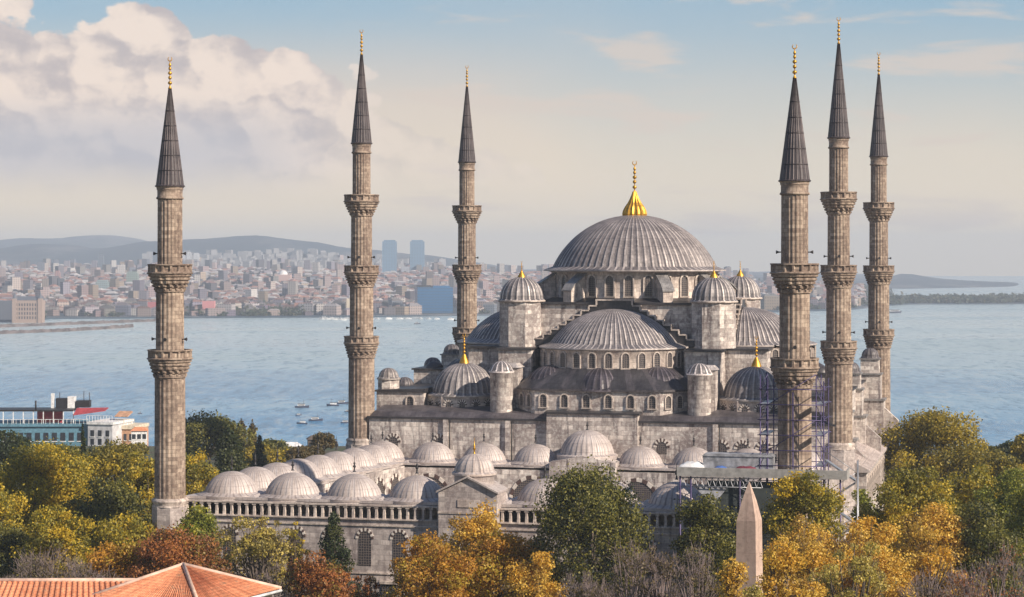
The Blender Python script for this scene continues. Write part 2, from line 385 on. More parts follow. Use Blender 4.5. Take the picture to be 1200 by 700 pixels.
def far_sheet():
    pxs = list(range(-300, 1501, 12)); v = []; f = []; nd = 60
    for p_ in pxs:
        s0 = shore_d(p_)
        for k in range(nd):
            d = s0 - 4 if k == 0 else s0 + (10200 - s0) * ((k - 1) / (nd - 2)) ** 1.35
            v.append(((p_ - 600) * d / FPX, d, SEA - 2 if k == 0 else far_z(p_, d + .1)))
    for i in range(len(pxs) - 1):
        for k in range(nd - 1):
            a = i * nd + k; f.append((a, a + nd, a + nd + 1, a + 1))
    me = bpy.data.meshes.new('hills'); me.from_pydata(v, [], f); me.materials.append(m); me.polygons.foreach_set('use_smooth', [True] * len(f)); me.update()
    return struct(link('hills', me))
far_sheet()

# haze: even pale air round everything
m = bpy.data.materials.new('haze air'); m.use_nodes = True; g = NG(m.node_tree)
for n in list(g.n): g.n.remove(n)
o_ = g.new('ShaderNodeOutputMaterial'); pv = g.new('ShaderNodeVolumePrincipled')
pv.inputs['Color'].default_value = (.74, .85, 1.0, 1); pv.inputs['Density'].default_value = .00014; pv.inputs['Anisotropy'].default_value = .0; pv.inputs['Density Attribute'].default_value = ''; pv.inputs['Temperature Attribute'].default_value = ''; m.cycles.homogeneous_volume = True
g.l.new(pv.outputs[0], o_.inputs['Volume'])
h_ = MB().box(-9500, 9500, -400, 10500, SEA - 6, 165).build('haze', m); struct(h_, 'stuff')


# ------------------------------------------------------------------ building elements
def arch_pts(w, h, n=12, pointed=.12):
    """arch outline from bottom left, up and over, to bottom right"""
    r = w / 2; p = [(-r, 0)]
    for i in range(n + 1):
        a = PI - PI * i / n
        p.append((r * math.cos(a), h - r * (1 + pointed) + r * (1 + pointed) * math.sin(a)))
    p.append((r, 0)); return p
WCACHE = {}
def window_meshes(w, h, fw=.22, fd=.2, striped=False, fan=False):
    key = (round(w, 2), round(h, 2), fw, fd, striped)
    if key in WCACHE: return WCACHE[key]
    ip = arch_pts(w, h)
    a = MB(); k = len(ip); poly = ip
    a.v = []; n = len(poly)
    b0 = a.add([(p[0], -.03, p[1]) for p in poly]); b1 = a.add([(p[0], .10, p[1]) for p in poly])
    a.face([b0 + i for i in reversed(range(n))], [(poly[i][0], poly[i][1]) for i in reversed(range(n))]) 
    a.face([b1 + i for i in range(n)])
    for i in range(n):
        j = (i + 1) % n; a.face([b0 + i, b0 + j, b1 + j, b1 + i])
    mp = bpy.data.meshes.new('window'); o = a.build('window', M_PANE); mp = o.data; bpy.data.objects.remove(o)
    f = MB(); op = []
    for i, (x_, z_) in enumerate(ip):
        if i == 0: op.append((x_ - fw, 0))
        elif i == n - 1: op.append((x_ + fw, 0))
        else:
            cx, cz = 0, h - w / 2 * 1.12; d = Vector((x_ - cx, z_ - cz)).normalized(); op.append((x_ + d.x * fw, z_ + d.y * fw * 1.1))
    for i in range(n - 1):
        arch = 1 <= i < n - 2
        if striped and not arch: continue
        mi = (1 + i % 2) if striped else 0
        q = [ip[i], op[i], op[i + 1], ip[i + 1]]
        k = f.add([(q[t][0], -fd, q[t][1]) for t in range(4)] + [(q[t][0], .08, q[t][1]) for t in range(4)])
        f.face([k, k + 3, k + 2, k + 1][::-1], m=mi); f.face([k, k + 4, k + 7, k + 3], m=mi); f.face([k + 1, k + 2, k + 6, k + 5], m=mi)
        if i == 0 or (striped and i == 1): f.face([k, k + 1, k + 5, k + 4], m=mi)
        if i == n - 2: f.face([k + 3, k + 7, k + 6, k + 2], m=mi)
        if striped: f.face([k, k + 1, k + 5, k + 4], m=mi); f.face([k + 3, k + 7, k + 6, k + 2], m=mi)
    if not striped: f.box(-w / 2 - fw - .05, w / 2 + fw + .05, -fd - .06, .08, -.16, -.004)
    o = f.build('window_frame', [M_TRIM, M_VOUS, M_VOUW]); mf = o.data; bpy.data.objects.remove(o)
    WCACHE[key] = (mp, mf); return WCACHE[key]
def window(parent, x, y, z, w, h, rotz=0.0, fw=.22, fd=.2, striped=False, name='window'):
    a, b_ = window_meshes(w, h, fw, fd, striped)
    o = link(name, a, parent, (x, y, z), rotz); link('window_frame', b_, o); return o
def ring_windows(parent, r, z, w, h, angs, cx=0, cy=0, **kw):
    for a in angs: window(parent, cx + r * math.cos(a), cy + r * math.sin(a), z, w, h, math.atan2(math.cos(a), -math.sin(a)), **kw)

def dome_prof(r, rise, z0, n=12, flange=.5, point=.0):
    k = max(.16, flange * .30)
    p = [(r + flange, z0 - .22), (r + flange, z0 - .02), (r + flange * .52, z0 + k * .38), (r + .02, z0 + k * .98)]
    h = rise - k; Rs = (r * r + h * h) / (2 * h); am = math.acos(max(-1, (Rs - h) / Rs))
    for i in range(n + 1):
        t = am * (1 - i / n)
        p.append((max(.02, Rs * math.sin(t)), z0 + k + Rs * math.cos(t) - (Rs - h)))
    return p
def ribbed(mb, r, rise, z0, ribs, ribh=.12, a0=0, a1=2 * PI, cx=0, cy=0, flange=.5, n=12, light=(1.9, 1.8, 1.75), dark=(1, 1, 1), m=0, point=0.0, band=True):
    prof = dome_prof(r, rise, z0, n, flange, point); seg = ribs * 4
    def mod(rr, z, i, a, j):
        if j < 2: return rr
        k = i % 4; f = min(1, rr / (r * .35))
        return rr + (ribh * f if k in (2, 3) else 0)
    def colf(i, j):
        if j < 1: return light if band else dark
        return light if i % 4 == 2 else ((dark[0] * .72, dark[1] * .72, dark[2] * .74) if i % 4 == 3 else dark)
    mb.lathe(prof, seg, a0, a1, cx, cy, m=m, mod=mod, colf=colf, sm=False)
    return mb
def alem(mb, x, y, z, h, n=10, bulb=0.0):
    """gilded finial: stem, stacked balls and an open crescent ring"""
    r = h * .031; prof = []
    if bulb: 
        for i in range(9):
            t = i / 8; prof.append((bulb * math.cos(t * PI / 2) ** .8 + r * .5 * t, z + bulb * 1.15 * t ** 1.0 * (math.sin(t * PI / 2) * .6 + .4 * t)))
        z += bulb * 1.05; h -= bulb * 1.05
    zz = z
    prof += [(r * 2.0, zz), (r * .9, zz + h * .06)]
    for c_, s_ in ((.17, 2.0), (.33, 1.6), (.47, 1.9), (.61, 1.2), (.72, 1.0)):
        for t in (-1, -.6, 0, .6, 1): prof.append((r * .45 + r * s_ * .85 * math.sqrt(max(0, 1 - t * t)), zz + h * (c_ + .055 * t)))
        prof.append((r * .5, zz + h * (c_ + .07)))
    prof.append((r * .4, zz + h * .84))
    mb.lathe(prof, n, cx=x, cy=y)
    R_ = h * .065; cz = zz + h * .84 + R_                                    # crescent
    pts = [(x + R_ * math.sin(a), y, cz - R_ * math.cos(a)) for a in [(-2.6 + 5.2 * i / 10) for i in range(11)]]
    for i in range(10): mb.tube(pts[i], pts[i + 1], r * (.25 + .3 * math.sin(PI * (i + .5) / 10)), n=5)
    return mb
def spike(mb, x, y, z, h=1.7):
    mb.lathe([(.22, z), (.10, z + .15), (.08, z + .45), (.2, z + .6), (.08, z + .78), (.13, z + .95), (.04, z + 1.1), (.02, z + h)], 8, cx=x, cy=y)

# ------------------------------------------------------------------ minarets
def minaret(label, u, v, z_ring, shafts, balc, z_cone, z_tip, horns=True, base_w=2.0, rb=2.5):
    """shafts: radii from the top down; balc: heights of the balcony rail tops from the top down"""
    p = site(u, v); t = empty('minaret', label, 'minaret', p, ROT, 'minarets of the great mosque')
    b_ = MB(); oct_ = [(base_w * 1.12 * math.cos(PI / 8 + i * PI / 4), base_w * 1.12 * math.sin(PI / 8 + i * PI / 4)) for i in range(8)]
    b_.prism_z(oct_, 0, z_ring - .5)
    b_.build('base', M_WALLC, t)
    rg = MB().lathe([(base_w * 1.1, z_ring - .5), (base_w * 1.05, z_ring - .2), (shafts[-1] + .3, z_ring), (shafts[-1] + .34, z_ring + .2), (shafts[-1] + .05, z_ring + .4)], 20)
    rg.build('moulding', M_PALE, t)
    lv = [z_cone] + [b for b in balc] + [z_ring + .3]
    for i, r in enumerate(shafts):
        zt = lv[i]; zb = lv[i + 1] - (1.0 if i < len(balc) else 0)
        if i > 0: zt -= 2.6
        fl = 20
        md = lambda rr, z, ii, a, j, r=r: rr - (.06 if ii % 4 in (1, 2) and rr < r + .06 and j not in (0,) else 0)
        pr = [(r * 1.015, zb), (r, zb + .2)] + [(r * (1 - .02 * k / 6), zb + .2 + (zt - zb - .7) * k / 6) for k in range(1, 7)] + [(r * 1.06, zt - .45), (r * 1.06, zt - .1)]
        sh = MB().lathe(pr, fl * 4, mod=md, sm=False); sh.build('shaft', M_MIN, t)
    for i, zb in enumerate(balc):
        rs = shafts[i + 1]; o = rb
        mq = MB()
        for k in range(5):                                                  # tiers of stalactite corbels
            z0 = zb - 3.0 + k * .38; r0 = rs + (o - rs) * (k / 5) ** .8; r1 = rs + (o - rs) * ((k + 1) / 5) ** .8; ph = 0 if k < 2 else 1
            def md(rr, z, ii, a, j, ph=ph, r0=r0, dp=(.36, .30, .15, .10, .07)[k]): return rr - (dp if (ii // 2 + ph) % 2 else 0) * (1 if j in (1, 2) else .1)
            mq.lathe([(r0 - .18, z0), (r1 - .04, z0 + .12), (r1, z0 + .3), (r1 - .1, z0 + .38)], 64, mod=md, sm=False)
        mq.lathe([(o - .1, zb - 1.12), (o + .12, zb - 1.06), (o + .12, zb - .94), (o - .02, zb - .9)], 32)
        bo = mq.build('balcony', M_MIN, t)
        pa = MB()
        def md2(rr, z, ii, a, j): return rr + (.0 if ii % 5 in (0, 1) else -.26) * (1 if j in (1, 2) else 0)
        pa.lathe([(o, zb - .9), (o, zb - .78), (o, zb - .18), (o + .06, zb - .15), (o + .05, zb), (o - .2, zb), (o - .2, zb - .9)], 80, mod=md2, sm=False)
        pa.build('parapet', M_MIN, bo)
        fd = MB().lathe([(.3, zb - .9), (o - .1, zb - .895)], 24); fd.build('floor', M_MIN, bo)
        if horns and not (len(balc) == 3 and i == 0):
            for a in ((-.05, 3.2) if i == 0 else (-.1, 3.25, -1.45)):
                h_ = MB(); d = Vector((math.cos(a), math.sin(a), 0)); r0 = shafts[i] + .02
                z0 = zb + 1.15
                h_.tube(d * (r0 - .1) + Vector((0, 0, z0)), d * (r0 + .2) + Vector((0, 0, z0)), .06, .08, 6)
                h_.tube(d * (r0 + .2) + Vector((0, 0, z0)), d * (r0 + .48) + Vector((0, 0, z0)), .07, .20, 10)
                h_.build('loudspeaker', M_DARK, t)
    rc = shafts[0]; zf = z_tip - (3.6 if len(balc) == 2 else 3.7)
    co = MB(); n_ = 24
    mdc = lambda rr, z, ii, a, j: rr + (.05 if ii % 4 == 0 and j > 1 else 0)
    prof = [(rc + .26, z_cone - .12), (rc + .28, z_cone)] + [((rc + .12) * (1 - k / 8) + .13 * k / 8, z_cone + .08 + (zf - z_cone) * k / 8) for k in range(9)]
    co.lathe(prof, n_ * 4, mod=mdc, sm=False, colf=lambda i, j: (1.5, 1.4, 1.35) if i % 4 in (0, 3) else (1, 1, 1))
    for k in range(1, 6):
        zz = z_cone + (zf - z_cone) * k / 6.5; rr_ = (rc + .12) * (1 - k / 6.5) + .13 * k / 6.5 + .03; co.lathe([(rr_ - .02, zz - .07), (rr_ + .05, zz - .03), (rr_ + .03, zz + .05), (rr_ - .04, zz + .07)], 24, c=(.55, .5, .5))
    sp = co.build('spire', M_LEADM, t)
    nk = MB().lathe([(rc + .03, z_cone - 1.5), (rc + .14, z_cone - 1.45), (rc + .14, z_cone - 1.3), (rc + .02, z_cone - 1.2), (rc + .02, z_cone - .35), (rc + .2, z_cone - .1)], 24); nk.build('collar', M_MIN, t)
    f = MB(); alem(f, 0, 0, zf, z_tip - zf); f.build('finial', M_GOLD, sp)
    return t
CZ = (30.2, 39.6, 48.0, 62.3)
minaret('fluted two-balcony minaret at the left end of the courtyard front wall', -34.1, -99, 13.5, (1.37, 1.55, 1.7), (39.6, 30.2), 48.2, 62.5, base_w=1.75, rb=2.4)
minaret('two-balcony minaret whose lower shaft is wrapped in tube scaffolding', 34.4, -99, 13.5, (1.40, 1.58, 1.75), (39.7, 30.0), 48.2, 62.3, base_w=1.8, rb=2.45)
SH = (1.28, 1.50, 1.68, 1.86)
minaret('tall three-balcony minaret at the near left corner of the prayer hall', -34, -29, 14.5, SH, (49.3, 39.3, 29.3), 56.6, 72.8, rb=2.45)
minaret('tall three-balcony minaret immediately right of the scaffolded minaret', 33.0, -29, 15.2, SH, (49.2, 39.4, 29.2), 56.5, 72.8, rb=2.4)
minaret('three-balcony minaret behind the left shoulder of the mosque, its foot hidden by corner dome', -33.7, 29, 14.5, SH, (49.2, 39.3, 28.8), 56.5, 72.8, rb=2.45)
minaret('rightmost three-balcony minaret, rising behind the stepped domed buttresses', 34.5, 29, 15.2, SH, (49.3, 39.2, 29.0), 56.7, 73.5, rb=2.45)

# ------------------------------------------------------------------ the prayer hall
HALL = empty('mosque', 'great grey stone mosque with a cascade of ribbed lead domes round one big central dome', 'mosque', site(0, 0), ROT)
def poly_circle(r, n, a0=0, a1=2 * PI, cx=0, cy=0): return [(cx + r * math.cos(a0 + (a1 - a0) * i / n), cy + r * math.sin(a0 + (a1 - a0) * i / n)) for i in range(n)]
# outer body: walls in several heights
wl = MB()
wl.box(-32.4, 32.6, -30.5, 30.5, 0, 17.85)
wl.box(-6.7, 6.0, -31.2, -30.4, 0, 18.95)
wl.box(-6.7, 6.0, -30.4, -28.2, 17.8, 18.95)
wl.build('wall', M_WALL, HALL)
for s in (-1, 1):
    a, b2 = sorted((s * 33.0, s * 26.0)); c2, d2 = sorted((s * 31.2, s * 26.2)); ub = MB(); ub.box(a, b2, -25, 27, 17.8, 21.25); ub.box(c2, d2, -12, -7, 21.2, 23.75); ub.build('gallery_wall', M_WALL, HALL)
cr = MB()     # thin lead coverings and cornices
def cap(x0, x1, y0, y1, z0, slope_y=0.0, slope_x=0.0, over=.28, th=.22):
    a = [(x0 - over, y0 - over), (x1 + over, y0 - over), (x1 + over, y1 + over), (x0 - over, y1 + over)]
    zz = lambda p: z0 + slope_y * (p[1] - y0) + slope_x * (p[0] - x0)
    cr.hexa([(p[0], p[1], z0 - .04) for p in a] + [(p[0], p[1], zz(p) + th) for p in a], c=(1, 1, 1))
cap(-32.4, 32.6, -30.5, 30.5, 17.85, th=.25)
cap(-6.7, 6.0, -31.2, -27.4, 18.95, .06)
cap(-33, -26, -25, 27, 21.25, .0, .04); cap(26, 33, -25, 27, 21.25, 0, -.0)
for s in (-1, 1):
    x0 = -31.2 if s < 0 else 26.2
    cap(x0, x0 + 5, -12, -7, 23.75, th=.2); cr.lathe([(1.4, 23.9), (1.3, 24.3), (.8, 24.75), (.02, 24.95)], 14, cx=x0 + 2.5, cy=-9.5, c=(1.6, 1.55, 1.5))
# sloping lead sheet between the front cornice and the tier wall
rows_ = [(-30.35, 18.08), (-29.3, 18.75), (-25.4, 19.4)]
k = cr.add([(s_ * (32.3 - .3 * i), y_, z_) for i, (y_, z_) in enumerate(rows_) for s_ in (-1, 1)] + [(s_ * 31.5, -25.4, 17.9) for s_ in (-1, 1)])
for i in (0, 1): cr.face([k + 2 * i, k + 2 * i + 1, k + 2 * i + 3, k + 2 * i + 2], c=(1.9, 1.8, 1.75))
cr.face([k, k + 2, k + 4, k + 6]); cr.face([k + 1, k + 7, k + 5, k + 3])
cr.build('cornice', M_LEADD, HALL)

# raised cross-arm blocks and lower tiers on four sides
tier = MB(); tl = MB(); 
octw = lambda hw, v0, v1, ch: [(-hw, v0 + ch), (-hw + ch, v0), (hw - ch, v0), (hw, v0 + ch), (hw, v1), (-hw, v1)]
def rotp(pts, q):
    c_, s_ = (1, 0, -1, 0)[q], (0, 1, 0, -1)[q]
    return [(c_ * a - s_ * b, s_ * a + c_ * b) for a, b in pts]
def rot3(pts, q): 
    c_, s_ = (1, 0, -1, 0)[q], (0, 1, 0, -1)[q]
    return [(c_ * a - s_ * b, s_ * a + c_ * b, z_) for a, b, z_ in pts]
CV = -16.6
for q in (0, 1, 3, 2):
    hw = 12.0; vf = -29.3
    tier.prism_z(rotp(octw(hw, vf, -14, 3.2), q), 17.9, 22.1)
    # eave and sloping lead roof up to the half drum
    outer = octw(hw + .35, vf - .35, -14, 3.35); N = 40
    ring_o = []; ring_i = []
    for i in range(N + 1):
        a = PI + PI * i / N; d = (math.cos(a), math.sin(a)); 
        ring_i.append((10.55 * d[0], CV + 10.55 * d[1], 25.0))
        # ray from (0,CV) to the outline
        t = 40
        for (x0, y0), (x1, y1) in zip(outer, outer[1:] + outer[:1]):
            dx, dy = x1 - x0, y1 - y0; den = d[0] * dy - d[1] * dx
            if abs(den) < 1e-9: continue
            tt = ((x0 - 0) * dy - (y0 - CV) * dx) / den; ss = ((x0) * d[1] - (y0 - CV) * d[0]) / den
            if tt > 0 and -1e-6 <= ss <= 1 + 1e-6: t = min(t, tt)
        ring_o.append((t * d[0], CV + t * d[1], 22.24))
    def lump(a): return sum(0.4 * math.exp(-((a - c_) / .24) ** 2) for c_ in (1.5 * PI, 1.5 * PI - .95, 1.5 * PI + .95))
    rows = []
    for j in range(6):
        tt = j / 5; row = []
        for i in range(N + 1):
            a = PI + PI * i / N; o_, n_ = ring_o[i], ring_i[i]
            zz = o_[2] + (n_[2] - o_[2]) * tt + lump(a) * math.sin(PI * min(1, tt * 1.05)) * .8
            row.append((o_[0] + (n_[0] - o_[0]) * tt, o_[1] + (n_[1] - o_[1]) * tt, zz))
        rows.append(row)
    idx = [tl.add(rot3(r_, q)) for r_ in rows]
    for j in range(5):
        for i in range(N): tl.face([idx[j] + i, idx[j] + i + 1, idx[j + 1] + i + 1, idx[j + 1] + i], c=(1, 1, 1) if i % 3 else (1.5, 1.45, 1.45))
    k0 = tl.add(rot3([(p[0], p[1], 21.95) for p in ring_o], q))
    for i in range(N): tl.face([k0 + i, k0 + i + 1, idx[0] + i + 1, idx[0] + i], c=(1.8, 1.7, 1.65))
for q in (0, 1, 3, 2):
    for (ex, ey, er, eh) in ((0, -25.9, 3.9, 3.1), (7.6, -24.0, 3.7, 3.1), (-7.6, -24.0, 3.7, 3.1)):
        e = rotp([(ex, ey)], q)[0]; m_ = MB(); ribbed(m_, er, eh, 22.15, 24, .09, cx=e[0], cy=e[1], flange=.35, n=8, light=(3.0, 2.8, 2.9), dark=(1.2, 1.1, 1.2)); m_.build('exedra_dome', M_LEADD, HALL)
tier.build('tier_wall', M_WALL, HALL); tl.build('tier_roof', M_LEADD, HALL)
for x_ in (-7.6, -4.6, -1.5, 1.6, 4.7, 7.7): window(HALL, x_, -29.3, 19.7, .95, 1.75, 0, fw=.16)
for s_ in (-1, 1):
    for o_ in (-1.0, 1.0): window(HALL, s_ * (10.4 + .7 * o_), -27.7 + .7 * o_, 19.7, .85, 1.7, s_ * PI / 4, fw=.16)

# half domes with their window drums
for q in (0, 1, 3, 2):
    c_, s_ = (1, 0, -1, 0)[q], (0, 1, 0, -1)[q]; cx, cy = c_ * 0 - s_ * CV, s_ * 0 + c_ * CV
    a0 = PI + q * PI / 2; a1 = a0 + PI
    dr = MB().lathe([(10.45, 24.6), (10.45, 27.35), (10.7, 27.45)], 48, a0, a1, cx, cy, sm=True); dr.build('drum', M_PALE, HALL)
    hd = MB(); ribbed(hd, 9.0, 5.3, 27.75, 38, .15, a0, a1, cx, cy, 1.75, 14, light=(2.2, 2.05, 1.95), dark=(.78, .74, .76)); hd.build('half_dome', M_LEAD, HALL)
    if q in (0, 1):
        ring_windows(HALL, 10.45, 25.05, .95, 2.05, [a0 + PI * (i + .5) / 14 for i in range(14 if q == 0 else 8)], cx, cy, fw=.17, fd=.16)
# central square
cs = MB(); cs.box(-15.8, 15.8, -15.8, 15.8, 17.9, 27.6); cs.box(-14.9, 14.9, -14.9, 14.9, 27.6, 33.6)
for q in range(4):                                                          # blocks flanking the half domes
    for s in (-1, 1):
        pts = [(s * 11.0, -21.8), (s * 15.8, -21.8), (s * 15.8, -15.8), (s * 11.0, -15.8)]
        if s < 0: pts = pts[::-1]
        cs.prism_z(rotp(pts, q), 17.9, 27.2)
cs.build('central_block', M_WALL, HALL)
cl = MB(); cl.box(-16.2, 16.2, -16.2, 16.2, 27.55, 27.85); cl.box(-15.3, 15.3, -15.3, 15.3, 33.6, 33.95)
for q in range(4):
    for s in (-1, 1):
        pts = [(s * 10.9, -22.1), (s * 16.15, -22.1), (s * 16.15, -15.7), (s * 10.9, -15.7)]
        if s < 0: pts = pts[::-1]
        cl.prism_z(rotp(pts, q), 27.2, 27.5)
cl.lathe([(15.1, 33.9), (13.0, 34.5)], 48)
cl.build('block_roof', M_LEADD, HALL)
# stepped gables
for q in range(4):
    sg = MB(); tr = MB(); n = 8
    xs = [2.6 + (11.6 - 2.6) * i / n for i in range(n + 1)]; zs = [34.05 - (34.05 - 28.6) * ((i + 1) / n) ** 1.0 for i in range(n)]
    def bx(b__, x0, x1, y0, y1, z0, z1, c=(1, 1, 1)): b__.hexa(rot3([(x0, y0, z0), (x1, y0, z0), (x1, y1, z0), (x0, y1, z0), (x0, y0, z1), (x1, y0, z1), (x1, y1, z1), (x0, y1, z1)], q), c=c)
    bx(sg, -2.6, 2.6, -16.45, -14.95, 27.7, 34.2); bx(tr, -2.75, 2.75, -16.6, -14.9, 34.2, 34.42)
    for i in range(n):
        for s in (-1, 1):
            a, b__ = sorted((s * xs[i], s * xs[i + 1])); bx(sg, a, b__, -16.45, -14.95, 27.7, zs[i])
            bx(tr, min(a, b__) + (0 if s < 0 else .0), b__, -16.6, -14.9, zs[i], zs[i] + .2)
            e = s * xs[i]; up = zs[i - 1] if i else 34.2
            bx(tr, e - .1 if s > 0 else e - .12, e + .12 if s > 0 else e + .1, -16.62, -16.4, zs[i] + .2, up)
    sgo = sg.build('stepped_gable', M_LEADD, HALL); tr.build('coping', M_PALE, sgo)
# main drum, windows, buttresses, dome
dr = MB().lathe([(13.2, 33.9), (13.2, 34.3), (12.55, 34.45), (12.55, 38.2), (12.9, 38.35), (13.1, 38.5)], 96); dr.build('drum', M_PALE, HALL)
ring_windows(HALL, 12.55, 34.75, 1.15, 3.0, [PI * 2 * (i + .5) / 28 for i in range(28) if 1.0 < ((i + .5) / 28 * 6.283 - 1.9) % 6.283 < 6.283 - .2 and abs(math.sin(2 * PI * (i + .5) / 28)) > -1 and not (.4 < (i + .5) / 28 * 6.283 < 2.4)], fw=.22, fd=.22)
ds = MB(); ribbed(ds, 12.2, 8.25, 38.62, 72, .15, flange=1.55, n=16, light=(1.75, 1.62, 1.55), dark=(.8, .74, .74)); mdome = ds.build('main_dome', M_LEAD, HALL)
f = MB()
fp = [(1.75, 46.6), (1.82, 47.0), (1.72, 47.5), (1.42, 48.1), (1.0, 48.7), (.7, 49.3), (.42, 50.0), (.3, 50.4)]
f.lathe(fp, 48, mod=lambda rr, z_, ii, a, j: rr * (1.05 if ii % 3 == 0 else .96), sm=False)
alem(f, 0, 0, 50.2, 5.0, 12); f.build('finial', M_GOLD, mdome)
for q in range(4):                                                          # paired flying buttresses beside each corner turret
    for da in (-.30, .30):
        a = PI / 4 + q * PI / 2 + da; d = Vector((math.cos(a), math.sin(a), 0)); n_ = Vector((-d.y, d.x, 0)); w = .75
        b_ = MB(); pr = [(12.4, 33.9), (15.9, 33.9), (15.9, 35.5), (15.2, 36.3), (12.4, 38.0)]
        k = b_.add([d * r_ - n_ * w + Vector((0, 0, z_)) for r_, z_ in pr] + [d * r_ + n_ * w + Vector((0, 0, z_)) for r_, z_ in pr])
        b_.face([k + i for i in range(5)]); b_.face([k + 5 + i for i in reversed(range(5))])
        for i in range(5): j = (i + 1) % 5; b_.face([k + j, k + i, k + 5 + i, k + 5 + j])
        bo = b_.build('flying_buttress', M_PALE, HALL)
        c2 = MB(); w2 = w + .15; p2 = [(12.4, 38.02), (15.3, 36.3), (16.1, 35.5), (16.1, 35.7), (15.35, 36.52), (12.4, 38.25)]
        k = c2.add([d * r_ - n_ * w2 + Vector((0, 0, z_)) for r_, z_ in p2] + [d * r_ + n_ * w2 + Vector((0, 0, z_)) for r_, z_ in p2])
        c2.face([k + i for i in range(6)]); c2.face([k + 6 + i for i in reversed(range(6))])
        for i in range(6): j = (i + 1) % 6; c2.face([k + j, k + i, k + 6 + i, k + 6 + j])
        c2.build('capping', M_LEAD, bo)
# corner weight turrets with domes
for sx in (-1, 1):
    for sy in (-1, 1):
        cx, cy = sx * 14.1, sy * 14.6
        o8 = [(cx + 3.25 * math.cos(PI / 8 + i * PI / 4) , cy + 3.25 * math.sin(PI / 8 + i * PI / 4)) for i in range(8)]
        w_ = MB().prism_z(o8, 27.5, 34.0); tw = w_.build('turret', M_WALL, HALL)
        c8 = MB().lathe([(3.2, 33.9), (3.45, 34.0), (3.5, 34.15), (3.2, 34.2)], 32); c8.build('cornice', M_PALE, tw)
        d_ = MB(); ribbed(d_, 3.05, 3.35, 34.25, 22, .12, cx=cx, cy=cy, flange=.35, n=10, light=(2.3, 2.15, 2.05), dark=(.75, .72, .74)); 
        for v_ in (0,): pass
        do = d_.build('turret_dome', M_LEAD, HALL)
        c8o = tw.children[0]; c8o.location = (cx, cy, 0)
        f = MB(); f.lathe([(.62, 37.45), (.55, 37.75), (.25, 38.2), (.12, 38.5)], 14, cx=cx, cy=cy); alem(f, cx, cy, 38.3, 1.7, 8); f.build('finial', M_GOLD, do)
# corner domes on drums
for sx in (-1, 1):
    for sy in (-1, 1):
        cx, cy = sx * 21.0, sy * 21.3
        o8 = [(cx + 5.35 * math.cos(PI / 8 + i * PI / 4), cy + 5.35 * math.sin(PI / 8 + i * PI / 4)) for i in range(8)]
        db = MB().prism_z(o8, 17.9, 20.7); db.build('drum', M_PALE, HALL)
        d_ = MB(); ribbed(d_, 4.5, 4.4, 20.9, 30, .13, cx=cx, cy=cy, flange=.8, n=12, light=(1.9, 1.8, 1.7), dark=(.85, .8, .82)); do = d_.build('corner_dome', M_LEAD, HALL)
        f = MB(); f.lathe([(.75, 25.2), (.62, 25.6), (.3, 26.3), (.2, 26.5)], 16, cx=cx, cy=cy); alem(f, cx, cy, 26.3, 3.3, 10); f.build('finial', M_GOLD, do)
        if sy < 0:
            ap = 5.35 * math.cos(PI / 8)
            for kf in ((0, -1), (.7071, -.7071), (-.7071, -.7071)):
                for off in (-1.0, 1.0):
                    px_ = cx + kf[0] * ap - kf[1] * off; py_ = cy + kf[1] * ap + kf[0] * off
                    window(HALL, px_, py_, 18.55, .8, 1.45, math.atan2(kf[0], -kf[1]), fw=.32, fd=.09, striped=True)
# round stair towers in front
for sx, lab in ((-1, 0), (1, 0)):
    cx, cy = sx * 13.95, -27.6
    t_ = MB().lathe([(1.62, 17.9), (1.62, 24.2), (1.8, 24.3), (1.8, 24.45), (1.62, 24.5)], 24, cx=cx, cy=cy); to = t_.build('stair_tower', M_WALL, HALL)
    d_ = MB(); ribbed(d_, 1.58, 1.35, 24.55, 12, .08, cx=cx, cy=cy, flange=.22, n=7, light=(3.2, 3, 2.9), dark=(.7, .68, .7)); d_.build('tower_cap', M_LEAD, to)
    # stepped pier that ties each tower to the body
    pr = MB(); pr.box(cx - .6, cx + 2.0, cy + 1.5, cy + 4.6, 17.9, 24.9); pr.box(cx - .3, cx + 1.7, cy + .9, cy + 1.5, 17.9, 20.8)
    po = pr.build('pier', M_WALL, HALL)
    pc = MB(); pc.hexa([(cx - .85, cy + 1.3, 24.9), (cx + 2.25, cy + 1.3, 24.9), (cx + 2.25, cy + 4.7, 24.9), (cx - .85, cy + 4.7, 24.9), (cx - .2, cy + 2.0, 25.5), (cx + 1.6, cy + 2.0, 25.5), (cx + 1.6, cy + 4.2, 25.5), (cx - .2, cy + 4.2, 25.5)], c=(2.2, 2.1, 2)); pc.build('pier_cap', M_LEAD, po)
# domed kiosk by the left minaret and its mate on the right
for cx, cy in ((-32.0, -22.3), (32.0, -22.3)):
    o8 = [(cx + 1.55 * math.cos(PI / 8 + i * PI / 4), cy + 1.55 * math.sin(PI / 8 + i * PI / 4)) for i in range(8)]
    kk = MB().prism_z(o8, 21.3, 22.95); ko = kk.build('kiosk', M_WALL, HALL)
    d_ = MB(); ribbed(d_, 1.4, 1.45, 23.05, 12, .06, cx=cx, cy=cy, flange=.3, n=7, light=(1.6, 1.5, 1.4), dark=(.8, .75, .75)); d_.build('kiosk_dome', M_LEAD, ko)
window(HALL, -28.0, -25.0, 18.6, 1.0, 2.0, 0, fw=.15)
# facade windows of the hall, striped round arches above the arcade
for x_ in (-28.9, -22.1, 9.2, 17.4, 20.2, 23.1, 26.0): window(HALL, x_, -30.5, 13.6, 1.4, 1.7, 0, fw=.42, fd=.10, striped=True)
